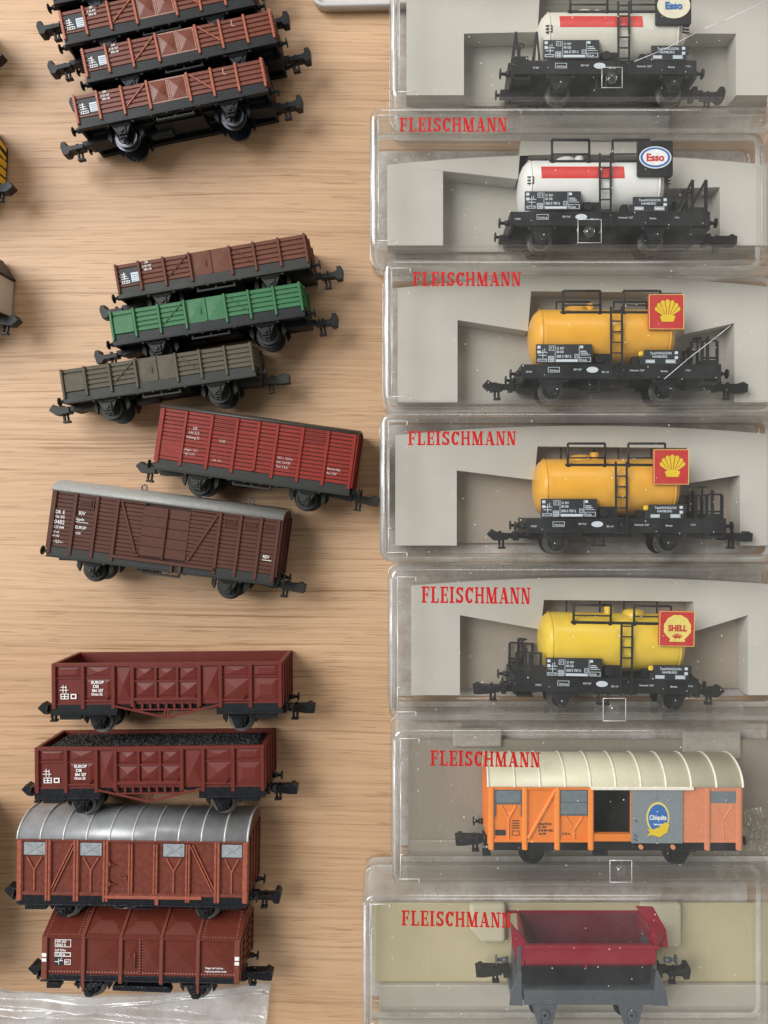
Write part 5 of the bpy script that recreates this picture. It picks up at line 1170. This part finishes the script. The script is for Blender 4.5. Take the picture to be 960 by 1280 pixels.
for x, d in ((x0, -1), (x1, 1)): c.prism([(x - d, -1.4), (x - d * 8, -1.4), (x - d * 7, -4.2), (x - d, -4.4)], W / 2 - 2.4, W / 2 + 2.4)
c.box(X(742), X(760), -3.9, -1.6, W - 1.6, W - .2); c.box(X(604), X(614), -4.4, -3.2, W - 3, W - 1); c.build('underframe', BLK, root, bevel=.1)
for x in (X(668), X(852)): wheelset(root, x, -4.6, W, [BLKG, BLKG])
for zz in (2.6, 13.4): buffer(root, x0, -.2, zz, -1, TBLK, L=3)
coupler(root, x0 - .2, -2.6, W / 2, -1, TBLK, 2)
for zz in (2.6, 13.4): buffer(root, x1, -.8, zz, 1, TBLK, L=2)

# ------------------------------------------------------------------ box 7: crimson hopper
rt7, c7 = plastic_box('clear box with cream ribbed lining holding the crimson hopper wagon at the bottom', 453, 1118, 985, 1322, (502, 639, 1138, 1157), None, FLB, slope=-0.022)
def q7(px, py, z): return WX(px, z) - c7[0], WY(py, z) - c7[1]
s = MB(); a_ = q7(468, 1229, 3); c_ = q7(975, 1130, 3); s.box(a_[0], c_[0], a_[1], c_[1], 1.6, 2.6); s.build('tray', RY, rt7, bevel=.3)
s = MB(); a_ = q7(474, 1312, 4); c_ = q7(960, 1232, 4); s.box(a_[0], c_[0], a_[1], c_[1], 1.6, 4.0); s.build('lower_step', mat('pale_grey_step', (0.45, 0.42, 0.36), 0.4, var=.05, vscale=90), rt7, bevel=.3)
for poly in (((587, 1130), (633, 1130), (633, 1180), (603, 1180), (588, 1163)), ((800, 1130), (853, 1130), (853, 1186), (812, 1186))):
    s = MB(); s.prism([q7(px, py, 5) for px, py in poly][::-1], 2.5, 5); s.build('tray_block', mat('cream_tray_block', (0.60, 0.55, 0.40), 0.4, var=.03), rt7, bevel=1.2, seg=3)
CRI = mat('crimson_plastic', (0.25, 0.008, 0.022), 0.35, var=0.06); CRD = mat('crimson_inside', (0.115, 0.008, 0.018), 0.5, var=.08)
HG = mat('slate_grey_plastic', (0.078, 0.090, 0.102), 0.42, var=.08)
W = 17.0; kz = 2.0; zt = kz + W; k = (D - zt) / F
root = thing('hopper_wagon', 'crimson tipping hopper on a slate grey two-axle underframe', 'model wagon', (WX(736, zt), WY(1240, zt), kz), 0)
X = lambda p: (p - 736) * k; Y = lambda p: (1240 - p) * k
yr, ybm = Y(1183), Y(1219); xl, xr = X(658), X(820)
b = MB(); sec = [(ybm, W * .28), (ybm, W * .72), (yr - 4.4, W - 1.2), (yr, W - .4)]
def wall(p, q, th, m=0, xa=xl, xb=xr):
    d = Vector((q[0] - p[0], q[1] - p[1])).normalized(); nn = Vector((-d.y, d.x)) * th
    b.prism([p, q, (q[0] + nn.x, q[1] + nn.y), (p[0] + nn.x, p[1] + nn.y)], xa, xb, 'yz', m)
wall((ybm, W * .72), (yr - 4.6, W - .8), .6); wall((yr - 4.6, W - .8), (yr, W - .4), .6); wall((ybm, W * .28), (yr + 1, .4), -.6, 1); b.box(xl, xr, ybm - .1, ybm + .5, W * .28, W * .72)
b.box(xl - .6, xr + .8, yr - .7, yr + .3, W - .9, W + .35)      # near rim
b.box(X(634), X(836), yr + .1, yr + .9, -.2, .8)              # far rim
for x, d in ((xl, -1), (xr, 1)):
    b.prism([(ybm, W * .28), (ybm, W * .72), (yr - 4.6, W - .8), (yr, W - .4), (yr + .3, W - .4), (yr + .6, .4)], x - .35, x + .35, 'yz')
b.box(xl, xr, Y(1203), Y(1201), W - 2.6, W - .9); b.box(X(733), X(735), Y(1214), Y(1202), W - 3.2, W - 1.0)
# flared end plates
for poly, z_ in ((((797, 1137), (819, 1138), (835, 1166), (838, 1189), (821, 1189), (812, 1160)), W - 1.6), (((639, 1157), (658, 1181), (656, 1212), (649, 1212), (641, 1186)), W - 1.6)):
    b.prism([(X(p), Y(q)) for p, q in poly][::-1], z_ - .5, z_)
b.add([(X(812), Y(1160), W - 1.5), (X(836), Y(1167), W - 1.5), (X(820), Y(1187), W + .3), (X(800), Y(1148), W - 1.5), (X(818), Y(1165), W + .6)], [(0, 4, 3), (0, 2, 4), (4, 2, 1), (3, 4, 1)])
hp = b.build('hopper', [CRI, CRD], root, bevel=.08)
b = MB(); b.box(X(655), X(818), Y(1257), Y(1239), W - 1.2, W - .2); b.box(X(655), X(818), Y(1240), Y(1214), 2, W - 3.5, 1); b.box(X(655), X(818), Y(1257), Y(1239), .2, 1.2); b.box(X(640), X(836), Y(1256), Y(1246), 2, W - 2); b.box(X(655), X(818), Y(1226), Y(1224), W - 4, W - 3.2, 1)
for xa_, xb_, xt_ in ((637, 654, 650), (816, 835, 821)):
    b.prism([(X(xa_), Y(1257)), (X(xb_), Y(1257)), (X(xb_ - 2), Y(1240)), (X(xt_ + 2), Y(1214)), (X(xt_ - 1), Y(1214)), (X(xa_ + 2), Y(1240))], W - .8, W + .1)
    b.prism([(X(xt_ - 5), Y(1257)), (X(xt_ + 5), Y(1257)), (X(xt_ + 3), Y(1190)), (X(xt_ - 3), Y(1190))], W / 2 - 3, W / 2 + 3); b.box(X(xt_) - .5, X(xt_) + .5, Y(1216), Y(1187), W - 2.5, W - 1.5)
for p in (681, 789):
    b.prism([(X(p - 16), Y(1256)), (X(p + 16), Y(1256)), (X(p + 9), Y(1285)), (X(p - 8), Y(1285))], W - 1.2, W - .2); b.cyl((X(p), Y(1268), W - .3), (X(p), Y(1268), W + .5), 1.2, n=14); b.cyl((X(p), Y(1268), W + .4), (X(p), Y(1268), W + .55), .45, n=12, m=1)
    b.prism([(X(p - 16), Y(1256)), (X(p + 16), Y(1256)), (X(p + 9), Y(1285)), (X(p - 8), Y(1285))], .2, 1.2)
    b.cyl((X(p - 7), Y(1254), W - .6), (X(p - 5), Y(1285), W + .1), .3); 
b.build('underframe', [HG, mat('dark_slate_floor', (0.008, 0.009, 0.010), .6, spec=.2)], root, bevel=.1)
for p in (681, 789): wheelset(root, X(p), Y(1270), W, [BLK, BLK])
for x, d in ((X(637), -1), (X(835), 1)):
    buffer(root, x, Y(1208), W - 3.0, d, HG, L=3.2, r=1.3)
    coupler(root, x, Y(1235), W / 2, d, TBLK, 0 if d > 0 else 2)

# ------------------------------------------------------------------ things cut by the frame
# pale plastic lid at the top
s = MB(); xa, xb, yb = WX(388, 3), WX(560, 3), WY(17, 0)
cx_, cy_ = (xa + xb) / 2, yb + 20
shell(s, xa - cx_, xb - cx_, -20, 20, 4.0, [(0.2, 1.0), (0.5, 0.4), (2.4, .1), (3.2, 0), (3.7, .15), (3.8, .6), (3.5, 1.1), (1.8, 2.0), (1.6, 3.4)], 0)
s.add([(x, y, 1.6) for x, y in rrect(xa - cx_ + 3.4, xb - cx_ - 3.4, -16.6, 16.6, .6)], [tuple(range(28))]); s.add([(x, y, .2) for x, y in rrect(xa - cx_ + 1.6, xb - cx_ - 1.6, -18.4, 18.4, 2.4)], [tuple(range(28))])
o = s.build('plastic_tray', mat('pale_translucent_plastic', (0.50, 0.475, 0.45), 0.3, var=.03), None, loc=(cx_, cy_, 0)); o.rotation_euler[2] = R(1.2)
tag(o, 'empty pale grey plastic tray with rounded corner at the top edge of the photo', 'plastic tray')

# black and yellow wagon at the left edge
YST = mat('yellow_lining', (0.80, 0.47, 0.03), 0.4)
def edge_van(label, name, px, py, body_m, roof_m, Hpx, rot, stripes=False, cream=False):
    W = 16.0; zt = W + .35; loc = (WX(px, zt), WY(py, zt), .35); root = thing(name, label, 'model wagon', loc, rot)
    H = Hpx * (D - zt) / F; L = 58.0; b = MB()
    b.box(-L, 0, 0, H * .72, .3, W - .3)
    b.prism([(-L, H * .70), (-.1, H * .70), (-3.4, H), (-L, H)], .4, W - .4)
    bo = b.build('body', body_m, root, bevel=.15)
    if stripes:
        g = MB()
        for q in range(3): g.box(-.2, .12, 0.5 + q * 2.55, 2.4 + q * 2.55, 1.2, 6.4)
        for q in range(2): g.prism([(H * .42 + 2.6 * q + 2.4, W * .7), (H * .42 + 2.6 * q + 3.9, W * .7), (H * .42 + 2.6 * q + 1.9, 1.6), (H * .42 + 2.6 * q + .8, 1.6)], -.2 , .12, 'yz')
        g.build('yellow_panel', YST, root)
    if cream:
        g = MB(); g.box(-.4, .5, -.4, H * .3, W - 1.2, W + .3); g.box(-6, .2, -.4, .3, W - 1, W + .2); g.box(-.3, .8, H * .48, H * .53, W - 1.2, W - .2); g.build('end_frame', body_m, root, bevel=.1)
        g = MB(); g.bar((.5, H * .66, W - .1), (-3.8, H + .2, W - .1), .8, .9); g.bar((-3.6, H + .1, W - .1), (-L, H + .1, W - .1), .8, .9); g.bar((.5, H * .66, W / 2), (-3.8, H + .2, W / 2), .8, W - 1); g.build('roof_edge', roof_m, root, bevel=.1)
    chassis(root, 50, W, (-14, 14), BLK, [BLKG, BLKG], coup=(None, 1), sole=2.0, buf=(0, 1 if cream else 0))
    for c_ in bpy.data.objects:
        if c_.parent == root and c_.name.split('.')[0] in ('underframe', 'wheelset', 'buffer', 'coupler'): c_.location.x = -25.6 * S
    return root
edge_van('black van with yellow stripes and panels cut by the left edge', 'black_van', -31, 206, mat('satin_black_paint', (0.02, 0.021, 0.022), .35), BLK, 76, R(-3), stripes=True)
edge_van('cream van with dark roof edge cut by the left edge', 'cream_van', -24, 378, mat('cream_van_paint', (0.58, 0.52, 0.42), .5, var=.05), mat('black_roof_edge', (.03, .025, .022), .5), 72, R(-4), cream=True)
root = thing('parked_wagon', 'black wagon whose coupler alone pokes in above the yellow striped van', 'model wagon', (WX(-47, 16), WY(40, 16), .35), R(2))
b = MB(); b.box(-50, 0, 0, 9, .3, 15.7); b.build('body', MATS['satin_black_paint'], root, bevel=.2); chassis(root, 50, 16, (-14, 14), BLK, [BLKG, BLKG], coup=(None, 1), sole=2.0)
for c_ in bpy.data.objects:
    if c_.parent == root and c_.name.split('.')[0] != 'body': c_.location.x = -25.0 * S
# black object at the lower left edge
s = MB(); s.slab(rrect(-42, 0, -24, 24, 5), [], 0.0, 14.0); o = s.build('storage_case', mat('black_case_leather', (0.02, 0.019, 0.018), .5, bump=.4), None, bevel=1.5, seg=3, loc=(WX(-38, 14), WY(1120, 14), 0))
tag(o, 'black case just touching the left edge near the bottom', 'case')

# clear plastic bag at the bottom left
bagm = clear('clear_bag_film', (0.95, 0.95, 0.95), 0.32, 0.0, 0.20, boost=1.8, wav=0.28)
nx_, ny_ = 110, 90; s = MB(); vs = []; ww = random.Random(12)
top = [(-30, 1232), (8, 1243), (120, 1250), (250, 1243), (338, 1231)]
def ty(px):
    for (a, c), (d, e) in zip(top, top[1:]):
        if a <= px <= d: return c + (e - c) * (px - a) / (d - a)
    return 1232
for j in range(ny_):
    for i in range(nx_):
        f_, g_ = i / (nx_ - 1), j / (ny_ - 1); px = -30 + f_ * (368 - 12 * g_); py = ty(px) + g_ * 110
        d1 = abs(py - (1255 + (px) * 0.075)); d2 = abs(py - (1268 + px * .05)); fold = 2.2 * math.exp(-(d1 / 3.0) ** 2) + 1.6 * math.exp(-(d2 / 2.2) ** 2) + .9 * math.exp(-(abs(py - 1243 - .09 * abs(px - 330)) / 1.5) ** 2)
        edge = math.exp(-((335 - px) / 5.0) ** 2) * 1.2
        z = .5 + fold + edge + .5 * math.sin(px * .05 + py * .11) * math.sin(py * .07 - px * .02) + .5 + .22 * ww.random() * (1 if py > 1262 and px < 240 else .15)
        vs.append((WX(px, 2), WY(py, 2), z))
s.add(vs, [(j * nx_ + i, j * nx_ + i + 1, (j + 1) * nx_ + i + 1, (j + 1) * nx_ + i) for j in range(ny_ - 1) for i in range(nx_ - 1)], 0, True)
a0 = len(vs); s.add([(x, y, .15) for x, y, z in vs], [(j * nx_ + i, j * nx_ + i + 1, (j + 1) * nx_ + i + 1, (j + 1) * nx_ + i) for j in range(0, ny_ - 1) for i in range(nx_ - 1)], 0, True)
o = s.build('plastic_bag', bagm, None); tag(o, 'creased clear plastic bag lying flat below the tent-roofed wagon', 'plastic bag')
